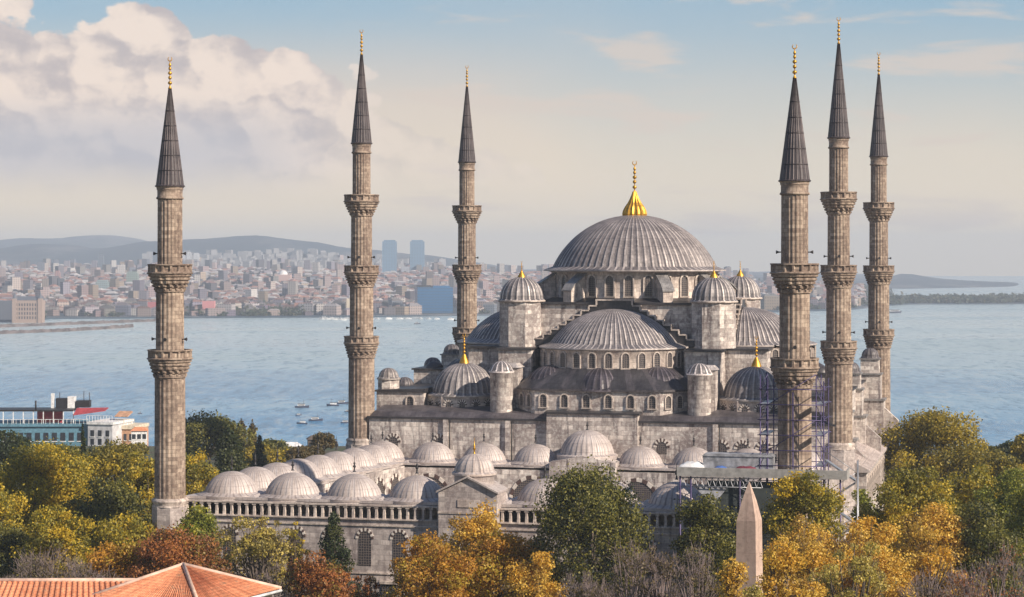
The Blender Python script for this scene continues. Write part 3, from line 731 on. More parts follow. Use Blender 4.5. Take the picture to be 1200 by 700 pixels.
# rain pipes and wall strips
for x_ in (-21.2, -12.3, 16.6, 27.5):
    p_ = MB().box(x_ - .35, x_ + .35, -30.85, -30.51, 12, 17.8); p_.build('pilaster', M_WALL, HALL)
    p_ = MB().tube((x_ + .55, -30.7, 12), (x_ + .55, -30.7, 17.7), .09, n=6); p_.build('rain_pipe', M_DARK, HALL)
# flank buttresses on the right (and left) sides
for sx in (-1, 1):
    for (cy, zt, uo, hw) in ((2.2, 22.2, 34.4, 1.9), (19.6, 23.6, 36.0, 2.0), (-14.0, 20.0, 34.2, 1.7)):
        x0, x1 = sorted((sx * 31.0, sx * uo)); b_ = MB()
        b_.box(x0, x1, cy - hw, cy + hw, 0, zt - 5.2)
        e0, e1 = sorted((sx * 31.0, sx * (uo - .5))); b_.box(e0, e1, cy - hw + .3, cy + hw - .3, zt - 5.2, zt - 1.2)
        g0, g1 = sorted((sx * (uo - 3.6), sx * (uo - .8))); b_.box(g0, g1, cy - 1.4, cy + 1.4, zt - 1.2, zt + 1.0)
        bo = b_.build('flank_buttress', M_WALL, HALL)
        for cc in ((x0 - .2, x1 + .2, cy - hw - .2, cy + hw + .2, zt - 5.4, zt - 5.1), (e0 - .2, e1 + .2, cy - hw + .1, cy + hw - .1, zt - 1.4, zt - 1.15), (g0 - .2, g1 + .2, cy - 1.6, cy + 1.6, zt + .95, zt + 1.15)): MB().box(*cc).build('cornice', M_LEAD, bo)
        d_ = MB(); ribbed(d_, 1.3, 1.5, zt + 1.25, 12, .06, cx=(g0 + g1) / 2, cy=cy, flange=.2, n=6, dark=(.45, .42, .45), light=(.8, .75, .75)); d_.build('buttress_dome', M_LEAD, bo)
        # ramp coping toward the ground
        rp = MB(); a_, b2 = sx * uo, sx * (uo + 2.2)
        rp.hexa([(min(a_, b2), cy - .6, 0), (max(a_, b2), cy - .6, 0), (max(a_, b2), cy + .6, 0), (min(a_, b2), cy + .6, 0)] +
                [(q_[0], q_[1], (zt - 6.5) if abs(q_[0]) < abs(uo) + .1 else zt - 8.5) for q_ in ((min(a_, b2), cy - .6), (max(a_, b2), cy - .6), (max(a_, b2), cy + .6), (min(a_, b2), cy + .6))])
        rp.build('ramp', M_WALL, bo)
    x0, x1 = sorted((sx * 32.6, sx * 36.4))
    gl = MB(); gl.box(x0, x1, -25, 25, 0, 11.2); gl.build('side_gallery', M_WALL, HALL)
    gr = MB(); a = sx * 32.7; b2 = sx * 36.9
    pts = [(min(a, b2), -25.4), (max(a, b2), -25.4), (max(a, b2), 25.4), (min(a, b2), 25.4)]
    gr.hexa([(p[0], p[1], 11.2) for p in pts] + [(p[0], p[1], 13.6 if abs(p[0]) < 34 else 11.5) for p in pts])
    for i in range(34):
        yy = -25 + i * 1.5; gr.hexa([(min(a, b2), yy, 11.3), (max(a, b2), yy, 11.3), (max(a, b2), yy + .16, 11.3), (min(a, b2), yy + .16, 11.3)] + [(p_[0], p_[1], (13.6 if abs(p_[0]) < 34 else 11.5) + .12) for p_ in ((min(a, b2), yy), (max(a, b2), yy), (max(a, b2), yy + .16), (min(a, b2), yy + .16))], c=(1.3, 1.3, 1.3))
    gr.build('gallery_roof', M_LEADC, HALL)
    for i in range(14 if sx > 0 else 0): window(HALL, sx * 36.4, -23 + i * 3.5, 7.2, 1.6, 3.2, PI / 2 * sx, fw=.2)

# ------------------------------------------------------------------ the courtyard
COURT = empty('courtyard_arcade', 'stone courtyard arcade roofed with small pale lead domes in front of the mosque', 'arcade', site(0, -64), ROT)
ZR = lambda v: 13.95 - 1.65 * (v + 94.5) / 60.0
v0 = 64.0
def cz(v_): return ZR(v_)                                                   # v in hall coordinates
wl = MB()
wl.box(-33.6, 33.6, -98.4 + v0, -97.5 + v0, 0, 12.05)
for sx in (-1, 1):
    a, b2 = sorted((sx * 33.6, sx * 32.7)); pts = [(a, -97.49 + v0), (b2, -97.49 + v0), (b2, -31 + v0), (a, -31 + v0)]
    wl.prism_z(pts, 0, 12, z1f=lambda p, q: ZR(q - v0) - .2)
wl.build('outer_wall', M_WALLC, COURT)
sc = MB(); sc.box(-33.75, 33.75, -98.65 + v0, -97.4 + v0, 12.05, 12.2); sc.box(-33.7, 33.7, -98.55 + v0, -98.41 + v0, 11.35, 11.5); sc.box(-33.7, 33.7, -98.52 + v0, -98.41 + v0, 6.2, 6.35)
sc.build('string_course', M_PALE, COURT)
# balustrade: two runs, left and right of the gate
for a, b2 in ((-33.2, -3.6), (3.4, 33.2)):
    bl = MB(); n = int((b2 - a) / .87)
    for i in range(n + 1):
        x_ = a + (b2 - a) * i / n
        bl.hexa([(x_ - .15, -98.55 + v0, 12.2), (x_ + .15, -98.55 + v0, 12.2), (x_ + .15, -98.2 + v0, 12.2), (x_ - .15, -98.2 + v0, 12.2), (x_ - .1, -98.5 + v0, 13.5), (x_ + .1, -98.5 + v0, 13.5), (x_ + .1, -98.25 + v0, 13.5), (x_ - .1, -98.25 + v0, 13.5)])
        bl.box(x_ - .22, x_ + .22, -98.56 + v0, -98.18 + v0, 13.3, 13.5)
    bl.box(a - .3, b2 + .3, -98.62 + v0, -98.12 + v0, 13.5, 13.68)
    bl.build('balustrade', M_PALE, COURT)
# roof slabs (sloping lead sheet), four sides of the ring
rf = MB()
def slab(x0, x1, ya, yb, edge=.0):
    pts = [(x0, ya + v0), (x1, ya + v0), (x1, yb + v0), (x0, yb + v0)]
    rf.hexa([(p[0], p[1], ZR(p[1] - v0) - .32) for p in pts] + [(p[0], p[1], ZR(p[1] - v0) - .02) for p in pts])
slab(-32.9, 32.9, -97.9, -91.0); slab(-32.9, -25.2, -91.0, -38.0); slab(25.2, 32.9, -91.0, -38.0); slab(-32.9, 32.9, -38.0, -30.6)
for k_ in range(9):                                                         # low lead hips between the domes
    for vv in (-94.5, -34.3):
        if k_ < 8:
            x_ = (k_ - 4) * 7.15 + 3.57; z_ = ZR(vv); rf.hexa([(x_ - .5, vv - 3.3 + v0, z_), (x_ + .5, vv - 3.3 + v0, z_), (x_ + .5, vv + 3.3 + v0, z_), (x_ - .5, vv + 3.3 + v0, z_), (x_ - .1, vv - 3 + v0, z_ + .3), (x_ + .1, vv - 3 + v0, z_ + .3), (x_ + .1, vv + 3 + v0, z_ + .3), (x_ - .1, vv + 3 + v0, z_ + .3)])
rf.build('arcade_roof', M_LEADC, COURT)
# inner facades with pointed arches
iw = MB(); 
iw.box(-25.4, 25.4, -91.6 + v0, -91.05 + v0, 0, 13.2); iw.prism_z([(-25.4, -91.0 + v0), (-24.9, -91.0 + v0), (-24.9, -38.5 + v0), (-25.4, -38.5 + v0)][::1], 0, 12, z1f=lambda p, q: ZR(q - v0) - .4)
iw.prism_z([(24.9, -91.0 + v0), (25.4, -91.0 + v0), (25.4, -38.5 + v0), (24.9, -38.5 + v0)], 0, 12, z1f=lambda p, q: ZR(q - v0) - .4)
iw.box(-25.4, 25.4, -38.4 + v0, -37.9 + v0, 0, 11.8)
iw.build('inner_wall', M_WALL, COURT)
for k_ in range(7):
    x_ = (k_ - 3) * 7.15
    if k_ != 3: window(COURT, x_, -38.4 + v0, 3.0, 5.4, 7.6, 0, fw=.45, fd=.12, striped=True, name='arch')
for k_ in range(7):
    vv = -86.5 + k_ * 7.2
    window(COURT, -24.9, vv + v0, 3.0, 5.4, ZR(vv) - 4.6, PI / 2, fw=.45, fd=.12, striped=True, name='arch')
    window(COURT, 24.9, vv + v0, 3.0, 5.4, ZR(vv) - 4.6, -PI / 2, fw=.45, fd=.12, striped=True, name='arch')
yard = MB().box(-24.9, 24.9, -91.0 + v0, -38.5 + v0, 0, .15); yard.build('paving', M_PALE, COURT)
# domes of the ring: one shared mesh, copied
def court_dome(r, rise, ribs):
    d_ = MB(); d_.lathe([(r + .8, -.35), (r + .8, 0.0)], 48); ribbed(d_, r, rise, .12, ribs, .055, flange=.85, n=10, light=(1.02, 1.0, .98), dark=(1, 1, 1), band=True)
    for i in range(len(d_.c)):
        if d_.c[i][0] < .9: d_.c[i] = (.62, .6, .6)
    return d_
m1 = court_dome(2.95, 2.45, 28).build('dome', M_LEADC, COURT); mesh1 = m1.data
sp = MB(); spike(sp, 0, 0, 2.8); s1 = sp.build('finial', M_DARK, m1); smesh = s1.data
first = True
def put_dome(u, v, sc=1.0, dz=0):
    global first
    if first: o = m1; f_ = s1; first = False
    else: o = link('dome', mesh1, COURT); f_ = link('finial', smesh, o)
    o.location = (u, v + v0, ZR(v) + dz); o.scale = (sc, sc, sc)
for k_ in range(9): put_dome((k_ - 4) * 7.15, -94.5)
for k_ in range(1, 8):
    for sx in (-1, 1): put_dome(sx * 28.6, -94.5 + 7.52 * k_)
for k_ in range(9):
    if k_ != 4: put_dome((k_ - 4) * 7.25 - .3, -34.3, 1.0, .1)
# portal block with the bigger dome on the hall side
pb = MB(); pb.box(-4.6, 4.4, -39.0 + v0, -31.3 + v0, 0, 12.9); 
pb.prism_y([(-4.6, 12.9), (4.4, 12.9), (4.4, 13.0), (-.1, 13.9), (-4.6, 13.0)], -38.95 + v0, -31.3 + v0); po = pb.build('portal', M_WALL, COURT)
d_ = MB(); d_.lathe([(4.15, 12.9), (4.15, 13.6)], 32, cx=-.3, cy=-34.6 + v0); ribbed(d_, 3.6, 3.3, 13.75, 30, .07, cx=-.3, cy=-34.6 + v0, flange=.55, light=(1.15, 1.12, 1.1)); dd = d_.build('portal_dome', M_LEADC, COURT)
f = MB(); spike(f, -.3, -34.6 + v0, 17.05, 1.9); f.build('finial', M_DARK, dd)
# entrance gate on the outer wall
gt = MB(); gt.box(-3.3, 3.1, -99.7 + v0, -95.6 + v0, 0, 15.35); gt.prism_y([(-3.3, 15.35), (3.1, 15.35), (-.1, 16.85)], -99.7 + v0, -95.7 + v0)
go = gt.build('gate', M_WALLC, COURT)
gm = MB()
for a_, b_2 in (((-3.5, 15.3), (-.1, 16.95)), ((-.1, 16.95), (3.3, 15.3))):
    k = gm.add([(a_[0], -100 + v0, a_[1]), (b_2[0], -100 + v0, b_2[1]), (b_2[0], -95.5 + v0, b_2[1]), (a_[0], -95.5 + v0, a_[1]), (a_[0], -100 + v0, a_[1] + .2), (b_2[0], -100 + v0, b_2[1] + .2), (b_2[0], -95.5 + v0, b_2[1] + .2), (a_[0], -95.5 + v0, a_[1] + .2)])
    for q_ in ((3, 2, 1, 0), (4, 5, 6, 7), (0, 1, 5, 4), (1, 2, 6, 5), (2, 3, 7, 6), (3, 0, 4, 7)): gm.face([k + i for i in q_])
gm.build('gate_roof', M_LEADC, go)
gb = MB().box(-3.35, 3.15, -99.8 + v0, -99.71 + v0, 13.1, 13.3); gb.box(-1.2, 1.2, -99.78 + v0, -99.71 + v0, 13.8, 14.6); gb.build('moulding', M_PALE, go)
window(COURT, 0, -99.7 + v0, 0.2, 3.6, 9.5, 0, fw=.5, fd=.15, striped=True, name='doorway')
d_ = MB(); d_.lathe([(2.15, 15.5), (2.15, 17.0), (2.35, 17.1)], 32, cx=0, cy=-97.2 + v0); ribbed(d_, 2.1, 2.0, 17.3, 16, .08, cx=0, cy=-97.2 + v0, flange=.3, n=8, light=(1.2, 1.15, 1.1)); dd = d_.build('gate_dome', M_LEADC, COURT)
f = MB(); spike(f, 0, -97.2 + v0, 19.2, 1.8); f.build('finial', M_GOLD, dd)
# rows of windows in the outer wall
for i in range(17):
    x_ = -31.2 + 3.86 * i
    if abs(x_) > 4.6: window(COURT, x_, -98.4 + v0, 7.05, 1.45, 3.75, 0, fw=.30, fd=.08, striped=True)
for x_ in (-27.3, -20.0, -9.1, 9.1, 20, 27.3):
    w_ = MB().box(x_ - .8, x_ + .8, -98.55 + v0, -98.38 + v0, 2.6, 5.2); wo = w_.build('lower_window', M_PANE, COURT)
    MB().box(x_ - 1.05, x_ + 1.05, -98.75 + v0, -98.41 + v0, 5.2, 5.5).build('lintel', M_PALE, wo)

# ------------------------------------------------------------------ scaffolding, work platform, obelisk
def bar(name, p0, p1, r, m, parent, n=6): return MB().tube(p0, p1, r, n=n).build(name, m, parent)
SC = empty('scaffold_tower', 'violet steel tube scaffold wrapped round the lower shaft of a minaret', 'scaffold', site(34.4, -99), ROT)
for x_ in (-3.2, -2.45, 2.45, 3.2):
    for y_ in (-2.7, 2.7): bar('pole', (x_, y_, 0), (x_, y_, 27.6 + .5 * ((x_ * 7) % 2)), .065, M_STEEL, SC)
bar('pole', (0.1, -2.7, 0), (0.1, -2.7, 26.6), .065, M_STEEL, SC)
for i in range(9):
    z_ = 14.5 + i * 1.55
    bar('ledger', (-3.5, -2.78, z_), (3.5, -2.78, z_), .05, M_STEEL, SC); bar('ledger', (-3.5, 2.78, z_), (3.5, 2.78, z_), .05, M_STEEL, SC)
    for x_ in (-3.25, 3.25):
        bar('ledger', (x_, -3.0, z_ + .1), (x_, 3.0, z_ + .1), .05, M_STEEL, SC)
        bar('brace', (x_ - .0, -2.7, z_), (x_ * .75, -2.7, z_ + 1.55), .04, M_STEEL, SC)
        if i % 2: MB().box(min(x_, x_ * .72), max(x_, x_ * .72), -2.6, 2.6, z_ + .02, z_ + .08).build('deck_board', M_GALV, SC)
    if i % 3 == 1: bar('brace', (-2.4, -2.75, z_), (2.4, -2.75, z_ + 3.1), .045, M_STEEL, SC)
PL = empty('work_platform', 'temporary building platform with grey fascia boards and steel trusses below the scaffolded minaret', 'platform', site(31.5, -101.5), ROT)
MB().box(-8.6, 8.6, -2.0, -1.85, 18.05, 18.95).build('fascia_board', M_CONC, PL); MB().box(8.45, 8.6, -1.84, 1.2, 18.05, 18.95).build('fascia_board', M_CONC, PL)
MB().box(-8.6, 8.4, -1.84, 1.2, 18.3, 18.6).build('deck', M_GALV, PL)
for x_ in (-8.3, -7.2, -2.2, 3.0, 7.9): bar('post', (x_, -1.7, 0), (x_, -1.7, 18.3), .10, M_STEEL, PL); 
tr = MB()
tr.tube((-8.3, -1.7, 17.9), (0, -1.7, 17.9), .06); tr.tube((-8.3, -1.7, 17.0), (0, -1.7, 17.0), .06)
for i in range(14): tr.tube((-8.3 + i * .6, -1.7, 17.0), (-8.0 + i * .6, -1.7, 17.9), .035, n=4); tr.tube((-8.0 + i * .6, -1.7, 17.9), (-7.7 + i * .6, -1.7, 17.0), .035, n=4)
tr.build('truss', M_GALV, PL)
tr = MB()
for z0 in range(4, 18): tr.tube((-2.2, -1.75, z0), (-1.3, -1.75, z0 + .5), .035, n=4); tr.tube((-1.3, -1.75, z0 + .5), (-2.2, -1.75, z0 + 1), .035, n=4)
tr.tube((-2.2, -1.75, 4), (-2.2, -1.75, 18), .05); tr.tube((-1.3, -1.75, 4), (-1.3, -1.75, 18), .05); tr.build('truss', M_GALV, PL)
M_MAR = plain('maroon cloth', (.16, .03, .05), .7)
def lumpy(name, label, cat, cx, cy, z0, lx, ly, h, m, seed, group=None):
    rs = random.Random(seed); b_ = MB(); nx, ny = 10, 5; idx = {}
    for j in range(ny + 1):
        for i in range(nx + 1):
            a, c_ = i / nx, j / ny; e = (math.sin(PI * a) * math.sin(PI * c_)) ** .35
            idx[i, j] = b_.add([((a - .5) * lx, (c_ - .5) * ly, max(.02, h * e * (.75 + .35 * rs.random())))])
    for j in range(ny):
        for i in range(nx): b_.face([idx[i, j], idx[i + 1, j], idx[i + 1, j + 1], idx[i, j + 1]], sm=True)
    k = b_.add([(-lx / 2, -ly / 2, 0), (lx / 2, -ly / 2, 0), (lx / 2, ly / 2, 0), (-lx / 2, ly / 2, 0)]); b_.face([k + 3, k + 2, k + 1, k])
    o = b_.build(name, m, None, site(cx, cy, z0), ROT); return tag(o, label, cat, group)
lumpy('tarpaulin', 'crumpled white sheet at the left end of the building platform', 'tarpaulin', 24.2, -101.6, 18.62, 2.8, 2.2, .8, M_WHITE, 1)
lumpy('tarpaulin', 'blue bundled sheet lying on the building platform', 'tarpaulin', 27.2, -102.3, 18.62, 1.5, .9, .45, M_BLUEF, 2)
lumpy('tarpaulin', 'long dark red bundle on the building platform beside the blue one', 'tarpaulin', 29.8, -102.4, 18.62, 2.4, .8, .5, M_MAR, 3)
b_ = MB(); b_.box(-3.6, 3.6, -.9, .9, 0, 1.35); b_.prism_y([(-3.7, 1.36), (3.7, 1.36), (3.4, 1.62), (-3.4, 1.62)], -1, 1)
tag(b_.build('site_cabin', M_TARP, None, site(28.9, -100.8, 18.62), ROT), 'low grey sheeted box standing along the building platform', 'site cabin')
cn = empty('canopy', 'white and grey fabric canopy slung under the building platform', 'canopy', site(26.5, -102.0), ROT)
k_ = MB(); k = k_.add([(-1.9, -.9, 17), (1.6, -.9, 17), (.0, -1.4, 15.1), (1.6, .9, 17), (-1.9, .9, 17), (0, -1.34, 15.0)])
for q_ in ((0, 2, 1), (0, 4, 2), (1, 2, 3), (4, 3, 2), (0, 1, 3, 4)): k_.face([k + i for i in q_])
k_.build('cloth', M_TARP, cn)
bar('tie_rope', (0, -1.3, 15.1), (0, -1.3, 12.0), .03, M_DARK, cn)
st = empty('site_stair', 'shiny galvanised access stair beside the scaffolded minaret', 'staircase', site(39.0, -97.5), ROT)
for i in range(5):
    z0 = 8.5 + i * 2.2; s_ = 1 if i % 2 else -1
    b_ = MB(); b_.hexa([(-1.5 * s_, -.6, z0), (1.5 * s_, -.6, z0 + 2.0), (1.5 * s_, .6, z0 + 2.0), (-1.5 * s_, .6, z0), (-1.5 * s_, -.6, z0 + .18), (1.5 * s_, -.6, z0 + 2.18), (1.5 * s_, .6, z0 + 2.18), (-1.5 * s_, .6, z0 + .18)])
    b_.build('flight', M_GALV, st)
    bar('handrail', (-1.5 * s_, -.7, z0 + 1.1), (1.5 * s_, -.7, z0 + 3.1), .04, M_GALV, st); 
for x_ in (-1.7, 1.7): 
    for y_ in (-.7, .7): bar('post', (x_, y_, 0), (x_, y_, 19.5), .06, M_GALV, st)

po = at(878, 565, 148)
OB = empty('obelisk', 'pinkish granite obelisk with a pointed top rising among the autumn trees', 'obelisk', (po.x, po.y, 0), R(-25))
b_ = MB(); hw = lambda z_: .92 - .24 * (z_ - 4.5) / (po.z - 2.6 - 4.5); zt = po.z; rings = [(4.5, hw(4.5)), (zt - 2.6, hw(zt - 2.6)), (zt - 1.3, .40), (zt - .45, .16), (zt, .02)]
for z_, w in rings: b_.add([(-w, -w, z_), (w, -w, z_), (w, w, z_), (-w, w, z_)])
for j in range(len(rings) - 1):
    for i in range(4): i2 = (i + 1) % 4; b_.face([j * 4 + i, j * 4 + i2, j * 4 + 4 + i2, j * 4 + 4 + i])
n_ = len(rings) * 4; b_.face([n_ - 4, n_ - 3, n_ - 2, n_ - 1]); b_.build('shaft', M_OBEL, OB)
b_ = MB(); b_.box(-1.5, 1.5, -1.5, 1.5, 2.2, 4.0); b_.box(-1.2, 1.2, -1.2, 1.2, 4.0, 4.5); b_.box(-2.1, 2.1, -2.1, 2.1, 0, 2.2); b_.build('pedestal', M_PALE, OB)

# ------------------------------------------------------------------ tiled roof house, bottom left
def tiles(mb, e0, e1, a0, a1, pitch=.23, amp=.055, nseg=10):
    """corrugated tiles between an eave line e0-e1 and a top line a0-a1 (all Vectors)"""
    L = (e1 - e0).length; n = max(2, int(L / pitch)); nn = ((e1 - e0).cross(a0 - e0 if (a0 - e0).length > .01 else a1 - e0)).normalized()
    if nn.z < 0: nn = -nn
    for i in range(n):
        for h in range(4):
            s0 = (i + h / 4) / n; s1 = (i + (h + 1) / 4) / n; hh = [0, 1, 1, 0, 0]; h0 = hh[h] * amp; h1 = hh[h + 1] * amp
            cc = .8 + .4 * random.random() if h == 0 else cc
            p00 = e0.lerp(e1, s0) + nn * h0; p10 = e0.lerp(e1, s1) + nn * h1; p01 = a0.lerp(a1, s0) + nn * h0; p11 = a0.lerp(a1, s1) + nn * h1
            k = mb.add([p00, p10, p11, p01]); mb.face([k, k + 1, k + 2, k + 3], c=(cc, cc * .97, cc * .95))
def tilem():
    m, g, b = mat('clay tiles'); ob = g.new('ShaderNodeTexCoord').outputs['Object']; a = g.new('ShaderNodeVertexColor', layer_name='Col').outputs[0]
    n1 = g.noise(ob, 1.6, 5, .65); n2 = g.noise(ob, 9, 3, .6); x_, y_, z_ = g.sep(ob)
    c = g.mix(g.step(n1, .35, .65), (.52, .19, .09), (.74, .31, .16)); c = g.mix(g.m('MULTIPLY', g.step(n2, .52, .7), .6), c, (.33, .15, .10))
    c = g.mix(g.m('MULTIPLY', g.step(n1, .54, .70), .7), c, (.24, .17, .11)); c = g.mix(g.m('MULTIPLY', g.step(n2, .45, .30), .5), c, (.70, .45, .30)); row = g.m('LESS_THAN', g.m('FRACT', g.m('MULTIPLY', z_, 8.0)), .16); c = g.mix(g.m('MULTIPLY', row, .55), c, (.22, .08, .05))
    g.l.new(g.mix(1.0, c, a, 'MULTIPLY'), b.inputs['Base Color']); b.inputs['Roughness'].default_value = .85; return m
M_TILE = tilem(); M_CAP = plain('ridge cap mortar', (.60, .42, .33), .85); M_SHADE = plain('dark netting', (.045, .055, .055), .8)
MB().box(-5.6, 2.0, -1.3, -1.25, 9.0, 17.6).build('shade_sheet', M_SHADE, PL)  # dark sheet added to stand in for shade below the deck
M_PLAS = plain('ochre plaster', (.55, .42, .28), .85)
HO = empty('tiled_house', 'low house with orange clay tile roof and pale hip caps in the foreground', 'house', (0, 0, 0))
cxy = Vector((-21.3, 141.3, 0)); e1 = Vector((6.0, 1.7, 0)); e2 = Vector((1.9, -6.8, 0)); ez = 18.25; apx = cxy + Vector((-.2, 0, 20.05))
cr4 = [cxy + e1, cxy + e2, cxy - e1, cxy - e2]; cr4 = [Vector((c_.x, c_.y, ez)) for c_ in cr4]
tb = MB()
for i in range(4): tiles(tb, cr4[i], cr4[(i + 1) % 4], apx, apx)
for i in range(4):
    k = tb.add([cr4[i] - Vector((0, 0, .12)), cr4[(i + 1) % 4] - Vector((0, 0, .12)), apx - Vector((0, 0, .1))]); tb.face([k, k + 1, k + 2])
ro = tb.build('roof', M_TILE, HO)
for i in range(4): b_ = MB(); b_.tube(cr4[i] + Vector((0, 0, .03)), apx + Vector((0, 0, .06)), .13, n=8); b_.build('hip_cap', M_CAP, ro)
gu = MB()
for i in range(4): gu.tube(cr4[i] - Vector((0, 0, .12)), cr4[(i + 1) % 4] - Vector((0, 0, .12)), .11, n=6)
gu.build('gutter', M_WHITE, ro)
wm = MB(); wq = [cxy + (c_ - cxy) * .9 for c_ in cr4]; wm.prism_z([(c_.x, c_.y) for c_ in wq][::-1], 0, ez - .1); wm.build('wall', M_PLAS, HO)
# long wing to the left
r0 = at(-60, 683, 141.5); r1 = at(172, 683, 141.5); r0.z = r1.z = 18.95
ef0 = r0 + Vector((-0.5, -7.5, -2.3)); ef1 = r1 + Vector((2.4, -7.5, -2.3)); eb0 = r0 + Vector((0, 7.5, -2.3)); eb1 = r1 + Vector((0, 7.5, -2.3))
tb = MB(); tiles(tb, ef0, ef1, r0, r1, .42, .10); tiles(tb, eb1, eb0, r1, r0, .42, .10); k = tb.add([ef0, ef1, r1, r0, eb0, eb1]); 
o_ = tb.build('wing_roof', M_TILE, HO); b_ = MB().tube(r0 + Vector((0, 0, .08)), r1 + Vector((0, 0, .08)), .15, n=8); b_.build('ridge_cap', M_CAP, o_)
MB().box(r0.x, r1.x - 1, r0.y - 6.6, r0.y + 6.6, 0, 16.5).build('wing_wall', M_PLAS, HO)

# ------------------------------------------------------------------ trees
def quads(name, P_, N_, size, cols, m, parent=None, aspect=.75):
    n = len(P_); rnd = NR.normal(size=(n, 3)); T = np.cross(N_, rnd); T /= np.linalg.norm(T, axis=1)[:, None] + 1e-9; B = np.cross(N_, T)
    s_ = (size * (.6 + .8 * NR.rand(n)))[:, None] * .5
    V = np.stack([P_ - T * s_, P_ - B * s_ * aspect, P_ + T * s_, P_ + B * s_ * aspect], 1).reshape(-1, 3)
    me = bpy.data.meshes.new(name); me.vertices.add(4 * n); me.vertices.foreach_set('co', V.astype(np.float32).ravel())
    me.loops.add(4 * n); me.loops.foreach_set('vertex_index', np.arange(4 * n, dtype=np.int32))
    me.polygons.add(n); me.polygons.foreach_set('loop_start', np.arange(0, 4 * n, 4, dtype=np.int32)); me.polygons.foreach_set('loop_total', np.full(n, 4, np.int32))
    ca = me.color_attributes.new('Col', 'FLOAT_COLOR', 'CORNER')
    ca.data.foreach_set('color', np.repeat(np.concatenate([cols, np.ones((n, 1))], 1), 4, axis=0).astype(np.float32).ravel())
    me.materials.append(m); me.update(calc_edges=True)
    return link(name, me, parent)
PAL = {  # leaf colours (real reflectance)
 'yellow': [(.56, .39, .02), (.66, .46, .035), (.36, .30, .03), (.17, .16, .025)],
 'olive': [(.16, .145, .025), (.32, .25, .03), (.07, .08, .02), (.46, .34, .03)],
 'ygreen': [(.20, .25, .03), (.33, .34, .04), (.10, .13, .025), (.48, .42, .04)],
 'dark': [(.035, .055, .018), (.055, .075, .022), (.025, .04, .016), (.10, .11, .03)],
 'rim': [(.04, .055, .02), (.11, .12, .025), (.28, .25, .045), (.022, .035, .014)],
 'gold': [(.70, .43, .04), (.60, .32, .03), (.80, .56, .10), (.34, .20, .035)],
 'orange': [(.55, .22, .03), (.66, .36, .035), (.34, .16, .03), (.50, .38, .04)],
 'rust': [(.38, .12, .04), (.46, .19, .04), (.22, .08, .04), (.30, .22, .04)],
 'pale': [(.56, .43, .07), (.34, .30, .05), (.66, .52, .14), (.24, .20, .05)],
 'brush': [(.13, .10, .04), (.17, .12, .05), (.09, .08, .035), (.2, .14, .05)]}
